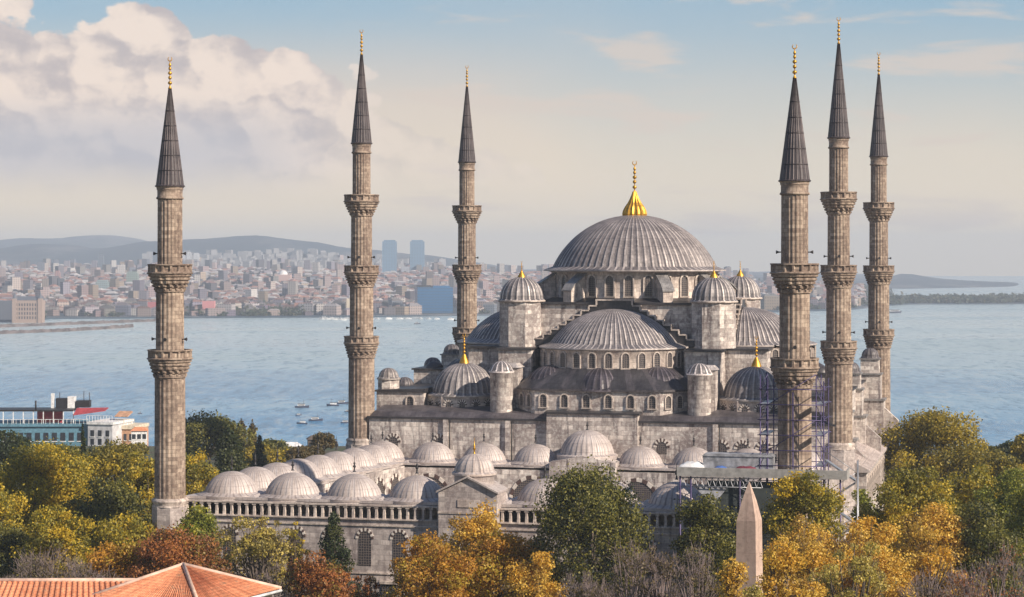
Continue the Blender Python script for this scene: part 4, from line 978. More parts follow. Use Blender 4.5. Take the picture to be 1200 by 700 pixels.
def tree(label, px, py, wpx, d, kind='broad', pal='olive', name='tree', cb=.22, wratio=1.0, seed=0, dens=1.0, cat='tree', zoff=0.0, group=None, hc=None):
    rs = np.random.RandomState(abs(hash((int(px), int(py), int(d)))) % 99991 + seed)
    top = at(px, py, d); gz = ground_z(top.x, d); H = max(3.0, top.z - gz); Wd = wpx * d / FPX; hwid = Wd / 2
    root = empty(name, label, cat, (top.x, d, gz), 0, group)
    size = max(.12, d * .00108); ch = H * (1 - cb) if hc is None else hc; zc0 = H - ch / 2
    tk = MB(); lean = rs.uniform(-.05, .05, 2) * hwid
    blobs = []
    if kind in ('broad', 'dense', 'sparse', 'bare'):
        nb = {'broad': 58, 'dense': 90, 'sparse': 70, 'bare': 40}[kind]; br = {'broad': .235, 'dense': .21, 'sparse': .13, 'bare': .2}[kind]
        for i in range(nb):
            dv = rs.normal(size=3); dv /= np.linalg.norm(dv); dv[2] = dv[2] if dv[2] > -.55 else -dv[2]
            f = rs.uniform(.55, .92) if kind != 'sparse' else rs.uniform(.35, .88)
            if kind == 'dense': f = rs.uniform(.70, .86)
            r_ = br * hwid * rs.uniform(.5, 1.5); c_ = np.array([dv[0] * hwid * f, dv[1] * hwid * f * wratio, zc0 + dv[2] * (ch / 2) * f])
            blobs.append((c_, np.array([r_, r_, r_ * (.8 if kind != 'dense' else 1)])))
        if kind == 'broad': blobs.append((np.array([0, 0, zc0]), np.array([hwid * .62, hwid * .62, ch * .33])))
        if kind == 'dense': blobs.append((np.array([0, 0, zc0]), np.array([hwid * .80, hwid * .80, ch * .42])))
    elif kind == 'conifer':
        nt = 11
        for t in range(nt):
            f = t / nt; z_ = H * (.12 + .86 * f); rr = hwid * (1 - f) ** .85 
            for k in range(max(3, int(9 * (1 - f)))):
                a = rs.uniform(0, 6.28); blobs.append((np.array([math.cos(a) * rr * .72, math.sin(a) * rr * .72, z_ - .12 * rr]), np.array([.36 * rr + .15, .36 * rr + .15, H * .045])))
            blobs.append((np.array([0, 0, z_]), np.array([rr * .55 + .1, rr * .55 + .1, H * .06])))
    elif kind == 'cypress':
        for t in range(16):
            f = t / 15; z_ = H * (.1 + .86 * f); rr = hwid * (math.sin(PI * (.18 + .80 * f)) ** .7)
            for k in range(3): a = rs.uniform(0, 6.28); blobs.append((np.array([math.cos(a) * rr * .35, math.sin(a) * rr * .35, z_]), np.array([rr * .62, rr * .62, H * .07])))
    # trunk and limbs
    tr_ = max(.12, H * .018); z1 = max(H * .15, zc0 - ch * .32) if kind not in ('conifer', 'cypress') else H * .9
    tk.tube((0, 0, -.3), (lean[0] * .5, lean[1] * .5, z1 * .6), tr_ * 1.2, tr_ * .9, 8); tk.tube((lean[0] * .5, lean[1] * .5, z1 * .6), (lean[0], lean[1], z1), tr_ * .9, tr_ * (.75 if kind not in ('conifer', 'cypress') else .1), 8)
    if kind in ('broad', 'dense', 'sparse', 'bare'):
        for i, (c_, r_) in enumerate(blobs[:nb]):
            if i % (2 if kind in ('sparse', 'bare') else 4): 
                if kind not in ('sparse', 'bare'): continue
            mid = Vector((lean[0], lean[1], z1)).lerp(Vector(c_), .5) + Vector(rs.uniform(-.12, .12, 3) * hwid); mid.z += .08 * H * (0 if kind == 'bare' else .4)
            tk.tube((lean[0], lean[1], z1 - .3), mid, tr_ * .42, tr_ * .25, 5); tk.tube(mid, Vector(c_) * 1.0, tr_ * .25, tr_ * .08, 4)
    if kind in ('bare', 'sparse'):
        ntw = 700 if kind == 'bare' else 320; r0 = max(.018, d * .000075) * (1.25 if kind == 'bare' else 1)
        for i in range(ntw):
            c_, r_ = blobs[rs.randint(nb)]; p0 = Vector(c_) + Vector(rs.normal(size=3) * r_ * .45); o_ = Vector((p0.x * .35, p0.y * .35, abs(p0.z - zc0) * .12 + hwid * .5)).normalized()
            dd = (o_ * 1.0 + Vector(rs.normal(size=3)) * .38).normalized(); L = hwid * rs.uniform(.12, .34)
            e_ = p0 + dd * L
            tk.tube(p0, e_, r0, r0 * .4, 3)
    MT = M_TWIG if kind == 'bare' else M_BARK
    tk.build('trunk', MT, root)
    if kind == 'bare': dens *= .16
    if blobs:
        area = sum(4 * PI * (r_[0] ** 2) * (r_[2] / r_[0]) ** .6 for c_, r_ in blobs)
        n = int(min(46000, max(1400, dens * 1.15 * {'broad': .85, 'dense': .9, 'sparse': .95, 'bare': .5, 'conifer': 1.1, 'cypress': 1.1}[kind] * area / (size * size * .38) * .55)))
        w = np.array([r_[0] * r_[2] for c_, r_ in blobs]); w = w / w.sum(); bi = rs.choice(len(blobs), n, p=w)
        C = np.array([b[0] for b in blobs])[bi]; Rr = np.array([b[1] for b in blobs])[bi]
        D = rs.normal(size=(n, 3)); D /= np.linalg.norm(D, axis=1)[:, None]
        rad = rs.uniform(.5, 1.08, (n, 1)) ** .7; rad = np.where((rs.rand(n, 1) < .16) & (bi[:, None] < len(blobs) - 1), rs.uniform(1.0, 1.5, (n, 1)), rad); P_ = C + D * Rr * rad
        keep = (P_[:, 2] > .3) ; P_ = P_[keep]; D = D[keep]; bi = bi[keep]
        N_ = D + rs.normal(size=D.shape) * .75; N_ /= np.linalg.norm(N_, axis=1)[:, None]
        pl = np.array(PAL[pal]); bt = rs.rand(len(blobs)); idx = (bt[bi] * 2.8 + rs.rand(len(P_)) * 2.0)
        idx = np.clip(idx / 4.8 * len(pl), 0, len(pl) - 1.001); i0 = idx.astype(int); fr = (idx - i0)[:, None]
        i1 = np.minimum(i0 + 1, len(pl) - 1); cols = pl[i0] * (1 - fr) + pl[i1] * fr; cols *= rs.uniform(.75, 1.25, (len(P_), 1))
        quads('crown', P_, N_, size, cols, M_LEAF, root)
    return root
T = [
 ('olive shrub on the shore below the white hotel', 120, 528, 50, 420, 'broad', 'rim'),
 ('dark shrub on the shore below the orange hotel', 155, 522, 44, 430, 'broad', 'olive'),
 ('rounded shrub on the shore below the blue hotel', 60, 530, 60, 425, 'broad', 'rim'),
 ('dark shrub at the shore at the far left edge', 0, 526, 60, 420, 'broad', 'dark'),
 ('low shore tree between the minaret and the cypress group', 318, 526, 40, 440, 'broad', 'rim'),
 ('low brown shore tree next to the white shed roof', 362, 526, 36, 425, 'broad', 'brush'),
 ('dark tree on the slope seen over the dark olive tree', 1180, 520, 60, 380, 'broad', 'dark'),
 ('dark bush filling the foot of the trees right of the white hotel', 195, 575, 50, 262, 'broad', 'rim'),
 # left, behind the wall line
 ('tall yellow leaved tree at the far left, in front of the blue hotel', 50, 512, 138, 255, 'broad', 'yellow'),
 ('yellow green tree cut by the left edge of the picture', -8, 556, 84, 240, 'broad', 'yellow'),
 ('dark olive tree between the yellow tree and the left minaret', 132, 520, 104, 285, 'broad', 'olive'),
 ('tree with yellowing top leaning toward the left minaret', 168, 528, 64, 268, 'broad', 'yellow'),
 ('deep green tree low between the yellow tree and the minaret foot', 120, 562, 100, 248, 'broad', 'rim'),
 ('dark tree by the left edge above the yellow crown', 14, 500, 76, 330, 'broad', 'dark'),
 ('dark slim cypress standing against the blue and white hotels', 97, 500, 15, 300, 'cypress', 'dark'),
 ('broad dark tree behind the courtyard, right of the left minaret', 246, 491, 96, 400, 'broad', 'rim'),
 ('blackish green cypress group behind the pale courtyard domes', 268, 502, 46, 350, 'cypress', 'dark'),
 ('thin feathery poplar against the water', 283, 492, 16, 430, 'cypress', 'brush'),
 ('second thin poplar, a little right of its twin', 296, 494, 15, 432, 'cypress', 'brush'),
 ('small layered conifer against the water behind the domes', 304, 508, 26, 390, 'conifer', 'dark'),
 ('olive coloured scrub tree behind the row of side domes', 300, 524, 56, 400, 'broad', 'olive'),
 ('low olive tree at the water edge behind the domes', 332, 531, 40, 420, 'broad', 'olive'),
 ('yellow tree just right of the left minaret', 228, 527, 56, 300, 'broad', 'yellow'),
 ('small brown bare bush on the shore left of the mosque', 380, 508, 30, 440, 'broad', 'brush'),
 ('brown treetop near the brown house on the shore', 348, 524, 30, 410, 'broad', 'brush'),
 # front band
 ('bright green juniper at the foot of the left minaret', 231, 591, 66, 226, 'dense', 'ygreen'),
 ('orange brown tree in front of the left minaret foot', 208, 620, 124, 212, 'broad', 'rust'),
 ('rust coloured shrub at the lower left, behind the tiled roof', 140, 634, 92, 216, 'broad', 'orange'),
 ('leafless purplish bush above the long tiled roof at left', 55, 640, 110, 208, 'bare', 'brush'),
 ('leafless bush at the bottom left corner', -5, 655, 70, 200, 'bare', 'brush'),
 ('leafless bush between the rust shrub and the grey one', 100, 648, 80, 202, 'bare', 'brush'),
 ('thin leaved yellow tree with visible limbs before the courtyard wall', 302, 597, 120, 222, 'sparse', 'pale'),
 ('yellow spire of leaves in front of the balustrade', 345, 606, 40, 224, 'sparse', 'yellow'),
 ('dark green conifer standing against the courtyard wall', 391, 593, 86, 224, 'conifer', 'dark'),
 ('reddish bush at the foot of the dark conifer', 370, 650, 96, 205, 'broad', 'rust'),
 ('grey leafless shrub between the tiled roof and the red bush', 318, 655, 70, 206, 'bare', 'brush'),
 ('brown low shrub under the arched wall windows', 425, 668, 60, 214, 'sparse', 'rust'),
 ('orange tree left of the gate, below the balustrade', 495, 626, 78, 212, 'broad', 'orange'),
 ('golden tree in front of the courtyard gate', 556, 590, 92, 218, 'broad', 'gold'),
 ('broad amber tree beside the big round green tree', 590, 622, 112, 208, 'broad', 'orange'),
 ('big round glossy dark green tree at the centre, sunlit on the right', 692, 541, 146, 206, 'dense', 'rim'),
 ('leafless purplish tree at the foot of the round green tree', 738, 628, 78, 196, 'bare', 'brush'),
 ('leafless shrub at the bottom centre', 690, 668, 90, 190, 'bare', 'brush'),
 ('dark green tree with yellow tips left of the obelisk', 826, 569, 88, 205, 'broad', 'rim'),
 ('leafless purple bush directly left of the obelisk', 815, 640, 78, 190, 'bare', 'brush'),
 ('leafless bush between the round tree and the yellow tipped one', 772, 625, 56, 198, 'bare', 'brush'),
 ('yellow green tree right of the obelisk, under the scaffold', 943, 545, 108, 212, 'broad', 'yellow'),
 ('large golden thin leaved tree right of the obelisk, low in front', 950, 596, 156, 176, 'sparse', 'gold'),
 ('pale golden tree with bare limbs at the lower right', 1000, 620, 120, 165, 'sparse', 'pale'),
 ('bright yellow tree right of the mosque flank', 1072, 546, 116, 228, 'broad', 'yellow'),
 ('small yellow green tree at the foot of the flank buttresses', 1012, 566, 46, 236, 'broad', 'ygreen'),
 ('big dark olive tree against the sea at the right', 1102, 486, 134, 330, 'broad', 'olive'),
 ('dark tree cut by the right edge above the others', 1204, 505, 60, 335, 'broad', 'olive'),
 ('yellow topped tree in the band below the dark olive tree', 1140, 545, 84, 245, 'broad', 'yellow'),
 ('green tree near the right edge', 1185, 548, 84, 238, 'broad', 'ygreen'),
 ('deep green tree low at the right, under the yellow ones', 1155, 585, 90, 214, 'broad', 'rim'),
 ('golden shrub between the two yellow trees at right', 1085, 612, 110, 192, 'sparse', 'gold'),
 ('reddish leafless tree in the lower right corner', 1168, 637, 108, 186, 'bare', 'rust'),
 ('leafless shrub left of the lower right corner', 1090, 660, 90, 180, 'bare', 'brush'),
 ('olive treetop filling the gap below the blue hotel', 75, 545, 110, 290, 'broad', 'olive'),
 ('dark tree left of the minaret foot, behind the yellow ones', 160, 560, 90, 270, 'broad', 'rim'),
 ('low yellow tree between the bare bushes and the minaret foot', 150, 600, 90, 236, 'broad', 'yellow'),
 ('dark shaded tree low at the far left', 5, 610, 100, 232, 'broad', 'rim'),
 ('yellow tree low at the far left above the bare bushes', 70, 590, 90, 228, 'broad', 'yellow'),
 ('yellowing tree between the dark olive tree and the right edge', 1165, 528, 70, 300, 'broad', 'olive'),
 ('yellow bush below the dark olive tree, next to the flank', 1040, 572, 70, 232, 'broad', 'yellow'),
 ('green and yellow tree filling the right edge', 1215, 560, 90, 222, 'broad', 'ygreen'),
 ('amber tree under the two yellow trees at the right', 1100, 588, 100, 216, 'broad', 'gold'),
 ('large golden tree behind the thin golden one right of the obelisk', 945, 598, 130, 190, 'broad', 'gold'),
 ('golden tree at the bottom between the obelisk and the right trees', 1020, 600, 110, 188, 'broad', 'gold'),
 ('dense amber crown low beside the gate', 520, 640, 90, 204, 'broad', 'orange'),
 ('yellow crown low beside the round green tree', 625, 640, 70, 200, 'broad', 'gold'),
 ('dark purple twiggy bush at the bottom right', 1135, 655, 90, 178, 'bare', 'rust'),
 ('golden twiggy shrub in front at the lower right', 960, 655, 120, 150, 'sparse', 'gold'),
]
for a in T: tree(*a)
tree('golden bush overlapping the foot of the obelisk', 858, 648, 40, 136, 'broad', 'gold', hc=5.0, dens=.6)
tree('golden bush at the right foot of the obelisk', 916, 626, 62, 140, 'broad', 'gold', hc=7.0, dens=.7)
tree('low golden bush in front of the obelisk shaft', 884, 680, 40, 132, 'broad', 'pale', hc=4.0, dens=.45)
# low shrubs that close the ground between the trunks
ub_ = []
for i in range(60):
    px_ = -40 + 1280 * (i + .5) / 60; d = 196 + 22 * random.random(); c_ = at(px_, 0, d); ub_.append((np.array([c_.x, d, 1.6]), 1.9 + 1.2 * random.random()))
n = 30000; bi = NR.randint(len(ub_), size=n); D = NR.normal(size=(n, 3)); D /= np.linalg.norm(D, axis=1)[:, None]
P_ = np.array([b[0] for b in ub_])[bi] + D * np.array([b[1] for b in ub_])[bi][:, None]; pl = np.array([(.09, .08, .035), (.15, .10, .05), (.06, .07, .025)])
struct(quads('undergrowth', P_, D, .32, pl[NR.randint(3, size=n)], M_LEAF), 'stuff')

# ------------------------------------------------------------------ waterfront hotels behind the trees, left
GH = -14.0
def railing(name, parent, x0, x1, y, z, h=1.0, step=1.2, m=None):
    b_ = MB(); b_.tube((x0, y, z + h), (x1, y, z + h), .06, n=4); n = int((x1 - x0) / step)
    for i in range(n + 1): b_.tube((x0 + (x1 - x0) * i / n, y, z), (x0 + (x1 - x0) * i / n, y, z + h), .05, n=4)
    return b_.build(name, m or M_WHITE, parent)
M_BLUE = plain('sea blue paint', (.10, .22, .30), .7); M_GLAS = plain('dark window glass', (.03, .035, .045), .15); M_ORAN = plain('orange paint', (.50, .29, .18), .8, 0, .3)
M_TERR = plain('red awning cloth', (.38, .05, .06), .8)
M_HWH = plain('weathered white paint', (.52, .52, .54), .8, 0, .25, .6)
def wins(parent, x0, x1, n, y, zs, w, h):
    for z_ in zs:
        for i in range(n):
            xc = x0 + (x1 - x0) * (i + .5) / n; o = MB().box(xc - w / 2, xc + w / 2, y - .06, y + .05, z_, z_ + h).build('window', M_GLAS, parent)
            MB().box(xc - w / 2 - .12, xc + w / 2 + .12, y - .14, y + .04, z_ - .18, z_ - .01).build('sill', M_WHITE, o)
dh = 520.0; kx = dh / FPX
def hx(px): return (px - 600) * kx
def hz_(py): return ZC - (py - HORY) * kx
BH = empty('blue_hotel', 'sea blue terrace hotel with a covered roof restaurant at the water edge', 'hotel', (hx(50), dh, GH), R(2))
X0, X1 = hx(-15) - hx(50), hx(103) - hx(50); Z = lambda py: hz_(py) - GH
MB().box(X0, X1, 0, 14, 0, Z(500)).build('wall', M_BLUE, BH); MB().box(X0 - .3, X1 + .3, -.5, 14.2, Z(500), Z(497)).build('terrace_floor', M_BLUE, BH)
wins(BH, X0 + 1, X1 - 1, 11, 0, (Z(517), Z(534)), 1.2, 2.0)
railing('railing', BH, X0, X1, -.4, Z(497), 1.1, 1.0)
MB().box(X0 + 1, hx(85) - hx(50), .5, 9, Z(482.5), Z(480.5)).build('pergola_roof', M_DARK, BH)
for i in range(9): MB().box(X0 + 1.3 + i * 2.4, X0 + 1.5 + i * 2.4, .6, .8, Z(497), Z(482)).build('post', M_WHITE, BH)
MB().box(hx(40) - hx(50), hx(70) - hx(50), 4, 5, Z(497), Z(484)).build('back_wall', M_RED, BH)
MB().box(hx(60) - hx(50), hx(73) - hx(50), 6, 9, Z(481), Z(469)).build('roof_room', M_DARK, BH)
MB().box(hx(74) - hx(50), hx(82) - hx(50), 6, 9, Z(481), Z(467)).build('roof_room', M_WHITE, BH)
MB().box(hx(83.5) - hx(50), hx(99) - hx(50), 6.5, 10, Z(480), Z(472)).build('roof_room', M_DARK, BH)
MB().box(hx(54.5) - hx(50), hx(58) - hx(50), 6, 6.8, Z(481), Z(463)).build('chimney', M_WHITE, BH)
for px_ in (64, 92.5, 99): bar('mast', (hx(px_) - hx(50), 7, Z(480)), (hx(px_) - hx(50), 7, Z(458 + (px_ % 5))), .09, M_DARK, BH)
bar('post', (hx(41) - hx(50), 1, Z(481)), (hx(41) - hx(50), 1, Z(470)), .22, M_DARK, BH)
b_ = MB(); a = hx(86) - hx(50); c_ = hx(123) - hx(50); b_.hexa([(a, -.5, Z(487)), (c_, -.5, Z(482)), (c_, 5, Z(480.5)), (a, 5, Z(485)), (a, -.5, Z(486)), (c_, -.5, Z(481)), (c_, 5, Z(479.5)), (a, 5, Z(480))]); b_.build('awning', M_TERR, BH)
WH = empty('white_hotel', 'white hotel with balustraded roof terrace beside the blue one', 'hotel', (hx(103), dh - 1, GH), R(-14))
L = hx(135) - hx(103)
MB().box(.2, L, 0, 12, 0, Z(497)).build('wall', M_HWH, WH); MB().box(0, L + .3, -.3, 12, Z(497), Z(494)).build('cornice', M_WHITE, WH)
wins(WH, .4, L - .3, 3, 0, (Z(511), Z(521), Z(532)), .9, 1.5); railing('railing', WH, 0, L, -.2, Z(494), 1.5, .7)
OH = empty('orange_hotel', 'small orange hotel with an orange awning, right of the white one', 'hotel', (hx(133), dh + 3, GH), R(-10))
L = hx(156) - hx(133)
MB().box(0, L, 0, 10, 0, Z(504)).build('wall', M_ORAN, OH); MB().box(-.2, L + .2, -.3, 10, Z(504), Z(500)).build('cornice', M_CREAM, OH)
wins(OH, .2, L - .2, 3, 0, (Z(517), Z(529)), .7, 1.5); railing('railing', OH, 0, L, -.2, Z(500), 1.6, .6, M_CREAM)
b_ = MB(); b_.hexa([(-.5, .5, Z(490)), (2.8, .5, Z(490)), (2.8, 4, Z(486)), (-.5, 4, Z(486)), (-.5, .5, Z(489)), (2.8, .5, Z(489)), (2.8, 4, Z(484)), (-.5, 4, Z(484))]); b_.build('awning', M_ORAN, OH)
def small_house(label, px, pyt, pyb, w, d, m, rm, name='house'):
    c_ = at(px, pyb, d); zt = at(px, pyt, d).z; gz = ground_z(c_.x, d); h = empty(name, label, 'house', (c_.x, d, gz), R(8)); W_ = w * d / FPX / 2; t = zt - gz
    MB().box(-W_, W_, 0, W_ * 1.6, 0, t - .8).build('wall', m, h)
    b_ = MB(); b_.hexa([(-W_ - .3, -.3, t - .8), (W_ + .3, -.3, t - .8), (W_ + .3, W_ * 1.6 + .3, t - .8), (-W_ - .3, W_ * 1.6 + .3, t - .8), (-W_ * .6, W_ * .7, t), (W_ * .6, W_ * .7, t), (W_ * .6, W_ * .9, t), (-W_ * .6, W_ * .9, t)]); b_.build('roof', rm, h)
    wins(h, -W_, W_, 3, 0, (t - 2.6,), .8, 1.1); return h
small_house('brown house on the shore just above the pale side domes', 371, 511, 528, 20, 470, M_BARK, M_BARK)
small_house('low white shed roof on the shore among the treetops', 342, 519, 530, 22, 480, M_WHITE, M_WHITE)
small_house('white house peeping over the trees left of the minaret', 163, 501, 516, 18, 480, M_WHITE, M_TILE)

# ------------------------------------------------------------------ boats
M_HULL = plain('dark blue hull paint', (.05, .06, .10), .4)
def boat(label, px, py, lpx, name='boat', hull=None, masts=0, heading=0, cat='boat', cab=.5, group=None):
    d = 75.0 * FPX / (py - HORY); L = lpx * d / FPX; x_ = (px - 600) * d / FPX
    r_ = empty(name, label, cat, (x_, d, SEA), heading, group); h = L * .12
    b_ = MB(); n = 8; top = []; bot = []
    for i in range(n + 1):
        t = i / n; xx = (t - .5) * L; w = L * .15 * min(1, (1 - t) * 2.4 + .02) ** .7 * (.85 + .15 * min(1, t * 4)); sh = h * (1 + .45 * t * t)
        top.append((xx, w, sh)); bot.append((xx * .93, w * .7, -.3))
    k = b_.add([(a, -w, z_) for a, w, z_ in top] + [(a, w, z_) for a, w, z_ in top] + [(a, -w, z_) for a, w, z_ in bot] + [(a, w, z_) for a, w, z_ in bot]); m_ = n + 1
    for i in range(n):
        b_.face([k + 2 * m_ + i, k + 2 * m_ + i + 1, k + i + 1, k + i]); b_.face([k + m_ + i, k + m_ + i + 1, k + 3 * m_ + i + 1, k + 3 * m_ + i]); b_.face([k + i, k + i + 1, k + m_ + i + 1, k + m_ + i])
    b_.face([k, k + m_, k + 3 * m_, k + 2 * m_]); b_.build('hull', hull or M_WHITE, r_)
    c_ = MB(); c_.box(-L * cab / 2 - L * .05, L * cab / 2 - L * .05, -L * .09, L * .09, h * .9, h * 2.1); co = c_.build('cabin', M_WHITE, r_)
    MB().box(-L * cab / 2 - L * .07, L * cab / 2 - L * .03, -L * .1, L * .1, h * 2.12, h * 2.3).build('cabin_roof', M_DARK if hull else M_WHITE, co)
    MB().box(-L * cab / 2, L * cab / 2 - L * .1, -L * .093, -L * .0905, h * 1.4, h * 1.8).build('window', M_GLAS, co)
    for i in range(masts): bar('mast', (L * (.1 - .35 * i), 0, h), (L * (.1 - .35 * i), 0, h * (5 if i == 0 else 3.5)), max(.06, L * .008), M_DARK if hull else M_WHITE, r_)
    return r_
boat('fishing boat with a dark hull, highest of the left boat group', 354, 478, 17, hull=M_HULL, masts=1)
boat('tiny boat in the middle of the boat group near the pale domes', 350, 487, 8, hull=M_HULL, masts=0, heading=.6)
boat('dark hulled boat with white cabin leading the lower pair', 370, 493.5, 17, hull=M_HULL, masts=1, heading=.15)
boat('dark low boat just left of the lower cabin boat', 354, 497, 13, hull=M_HULL, heading=PI)
boat('grey fishing boat just left of the tall left hall minaret', 390, 476, 15, hull=M_HULL, masts=2, heading=PI)
boat('dark boat farther out touching the line of the hall minaret', 401, 473.5, 15, hull=M_HULL, masts=1)
boat('small dark boat half hidden by the hall minaret', 408, 483, 9, hull=M_HULL)
boat('low boat left of the minaret, nearest the shore', 405, 496, 12, hull=M_HULL, heading=.2)
boat('lone small dark boat left of the far left minaret', 164, 485, 5.5, hull=M_HULL, masts=1)
boat('tiny vessel in mid strait below the blue office block', 489, 380, 8, hull=M_HULL)
boat('speck of a boat near the wooded point at right', 1136, 364.5, 3.5, hull=M_HULL, masts=1, heading=1.2)
boat('passenger ferry off the wooded point', 1049, 367, 15, name='ferry', cab=.75, cat='ferry', hull=M_HULL)
boat('dark sailing vessel beside the harbour breakwater', 92, 378, 4, hull=M_HULL, masts=2)
for i in range(14):
    boat('moored white yacht in the marina across the water', 376 + i * 3.4 + random.uniform(-1, 1), 373.4 + 2.2 * random.random(), 6 + 3 * random.random(), masts=1 if i % 2 else 2, heading=random.uniform(-.4, .4), group='yachts moored at the far marina', cat='yacht')
for i in range(9):
    boat('moored white motor boat along the far quay right of the marina', 432 + i * 12 + random.uniform(-4, 4), 374.0 + 1.0 * random.random(), 6 + 3 * random.random(), heading=random.uniform(-.4, .4), group='boats moored along the far quay')
# breakwaters
def breakwater(label, pts, w):
    b_ = MB(); P_ = []
    for (x0, y0), (x1, y1) in zip(pts, pts[1:]):
        for i in range(30):
            t = i / 30; px_ = x0 + (x1 - x0) * t; py_ = y0 + (y1 - y0) * t; d = 75 * FPX / (py_ - HORY); P_.append(Vector(((px_ - 600) * d / FPX, d, SEA)))
    rows = [b_.add([p - Vector((0, w, 1)), p + Vector((random.uniform(-2, 2), -w * .5, 2.2 + 1.6 * random.random())), p + Vector((0, w * .5, 2.4 + 1.5 * random.random())), p + Vector((0, w, -1))]) for p in P_]
    for a, c_ in zip(rows, rows[1:]):
        for j in range(3): b_.face([a + j, c_ + j, c_ + j + 1, a + j + 1])
    tag(b_.build('breakwater', M_BARK2), label, 'breakwater')
M_BARK2 = plain('dark rubble stone', (.12, .10, .10), .95, 0, .4, .08)
breakwater('farther rubble breakwater reaching behind the left minaret', [(-40, 385.5), (100, 380), (188, 376.5)], 9)
breakwater('nearer and shorter rubble breakwater at the left edge', [(-40, 393), (80, 388.5), (158, 383.5)], 8)

# ------------------------------------------------------------------ the city across the water
def facade(name):
    m, g, b = mat(name); uv = g.new('ShaderNodeUVMap', uv_map='UVMap').outputs[0]; a = g.new('ShaderNodeVertexColor', layer_name='Col').outputs[0]
    oi = g.new('ShaderNodeObjectInfo'); ux, uy, uz = g.sep(uv); geo = g.new('ShaderNodeNewGeometry'); nx, ny, nz = g.sep(geo.outputs['Normal'])
    wx = g.m('LESS_THAN', g.m('FRACT', g.m('MULTIPLY', ux, .29)), .5); wz = g.m('LESS_THAN', g.m('FRACT', g.m('MULTIPLY', uy, .32)), .5); side = g.m('LESS_THAN', g.m('ABSOLUTE', nz), .5)
    c = g.mix(g.m('MULTIPLY', g.m('MULTIPLY', wx, wz), g.m('MULTIPLY', side, .8)), a, (.04, .045, .06)); c = g.mix(1.0, c, oi.outputs['Color'], 'MULTIPLY')
    g.l.new(c, b.inputs['Base Color']); b.inputs['Roughness'].default_value = .8; return m
M_FAC = facade('city facade'); 
WALLC = [(.50, .40, .40), (.62, .53, .49), (.42, .31, .32), (.36, .33, .40), (.62, .58, .56), (.52, .41, .32), (.28, .25, .32), (.54, .42, .41), (.23, .26, .34), (.70, .67, .66)]
ROOFC = [(.27, .14, .115), (.32, .17, .13), (.24, .22, .23), (.38, .36, .36), (.20, .11, .10), (.42, .40, .40)]
def far_at(px_, d): return Vector(((px_ - 600) * d / FPX, d, far_z(px_, d)))
def block(b_, x0, y0, z0, w, dp, h, rz, wc, rc, hip):
    c_, s_ = math.cos(rz), math.sin(rz); f = lambda a, e, z_: (x0 + a * c_ - e * s_, y0 + a * s_ + e * c_, z_)
    p = [f(-w / 2, -dp / 2, z0 - 12), f(w / 2, -dp / 2, z0 - 12), f(w / 2, dp / 2, z0 - 12), f(-w / 2, dp / 2, z0 - 12), f(-w / 2, -dp / 2, z0 + h), f(w / 2, -dp / 2, z0 + h), f(w / 2, dp / 2, z0 + h), f(-w / 2, dp / 2, z0 + h)]
    k = b_.add(p)
    for q_ in ((0, 1, 5, 4), (1, 2, 6, 5), (2, 3, 7, 6), (3, 0, 4, 7)): b_.face([k + i for i in q_], c=wc)
    if hip:
        t = b_.add([f(-w * .28, 0, z0 + h + dp * .2), f(w * .28, 0, z0 + h + dp * .2)])
        for q_ in ((k + 4, k + 5, t + 1, t), (k + 6, k + 7, t, t + 1), (k + 5, k + 6, t + 1), (k + 7, k + 4, t)): b_.face(q_, c=rc)
    else: b_.face([k + 4, k + 5, k + 6, k + 7], c=rc)
variants = []
for i in range(16):
    b_ = MB(); w = random.uniform(11, 24); h = random.uniform(8, 15); block(b_, 0, 0, 0, w, random.uniform(12, 18), h, 0, WALLC[i % 10], ROOFC[i % 6], i % 3 != 0)
    if i % 2: block(b_, w * .1, 0, h - 1, w * .3, 5, 4, 0, WALLC[(i + 3) % 10], ROOFC[(i + 1) % 6], False)
    o = b_.build('apartment_block', M_FAC); variants.append(o.data); bpy.data.objects.remove(o)
rc_ = random.Random(5)
BLOCKED = [(489, 532, 0, 260)]
cnt = 0; rowi = 0
placed = []
while cnt < 285:
    px_ = rc_.uniform(-5, 1005); s0 = shore_d(px_); off = rc_.uniform(25, 330) if px_ < 660 else rc_.uniform(60, 330)
    if 486 < px_ < 535 or 10 < px_ < 55 and off < 120: continue
    if 655 < px_ < 830: continue
    if px_ > 640 and rc_.random() < .35: continue
    p = far_at(px_, s0 + off)
    if any(abs(p.x - q_[0]) < 15 and abs(p.y - q_[1]) < 22 for q_ in placed): continue
    placed.append((p.x, p.y)); o = link('apartment_block', variants[rc_.randrange(16)], None, p, rc_.uniform(-.5, .5)); k_ = rc_.uniform(.3, .8); o.color = (k_, k_ * rc_.uniform(.92, 1.02), k_ * rc_.uniform(.9, 1.05), 1)
    sc_2 = rc_.uniform(.7, 1.15); o.scale = (sc_2, 1, sc_2 * rc_.uniform(.7, 1.2))
    tag(o, 'small pastel apartment block low on the crowded shore across the water', 'building', 'apartment blocks along the far shore'); cnt += 1
b_ = MB()
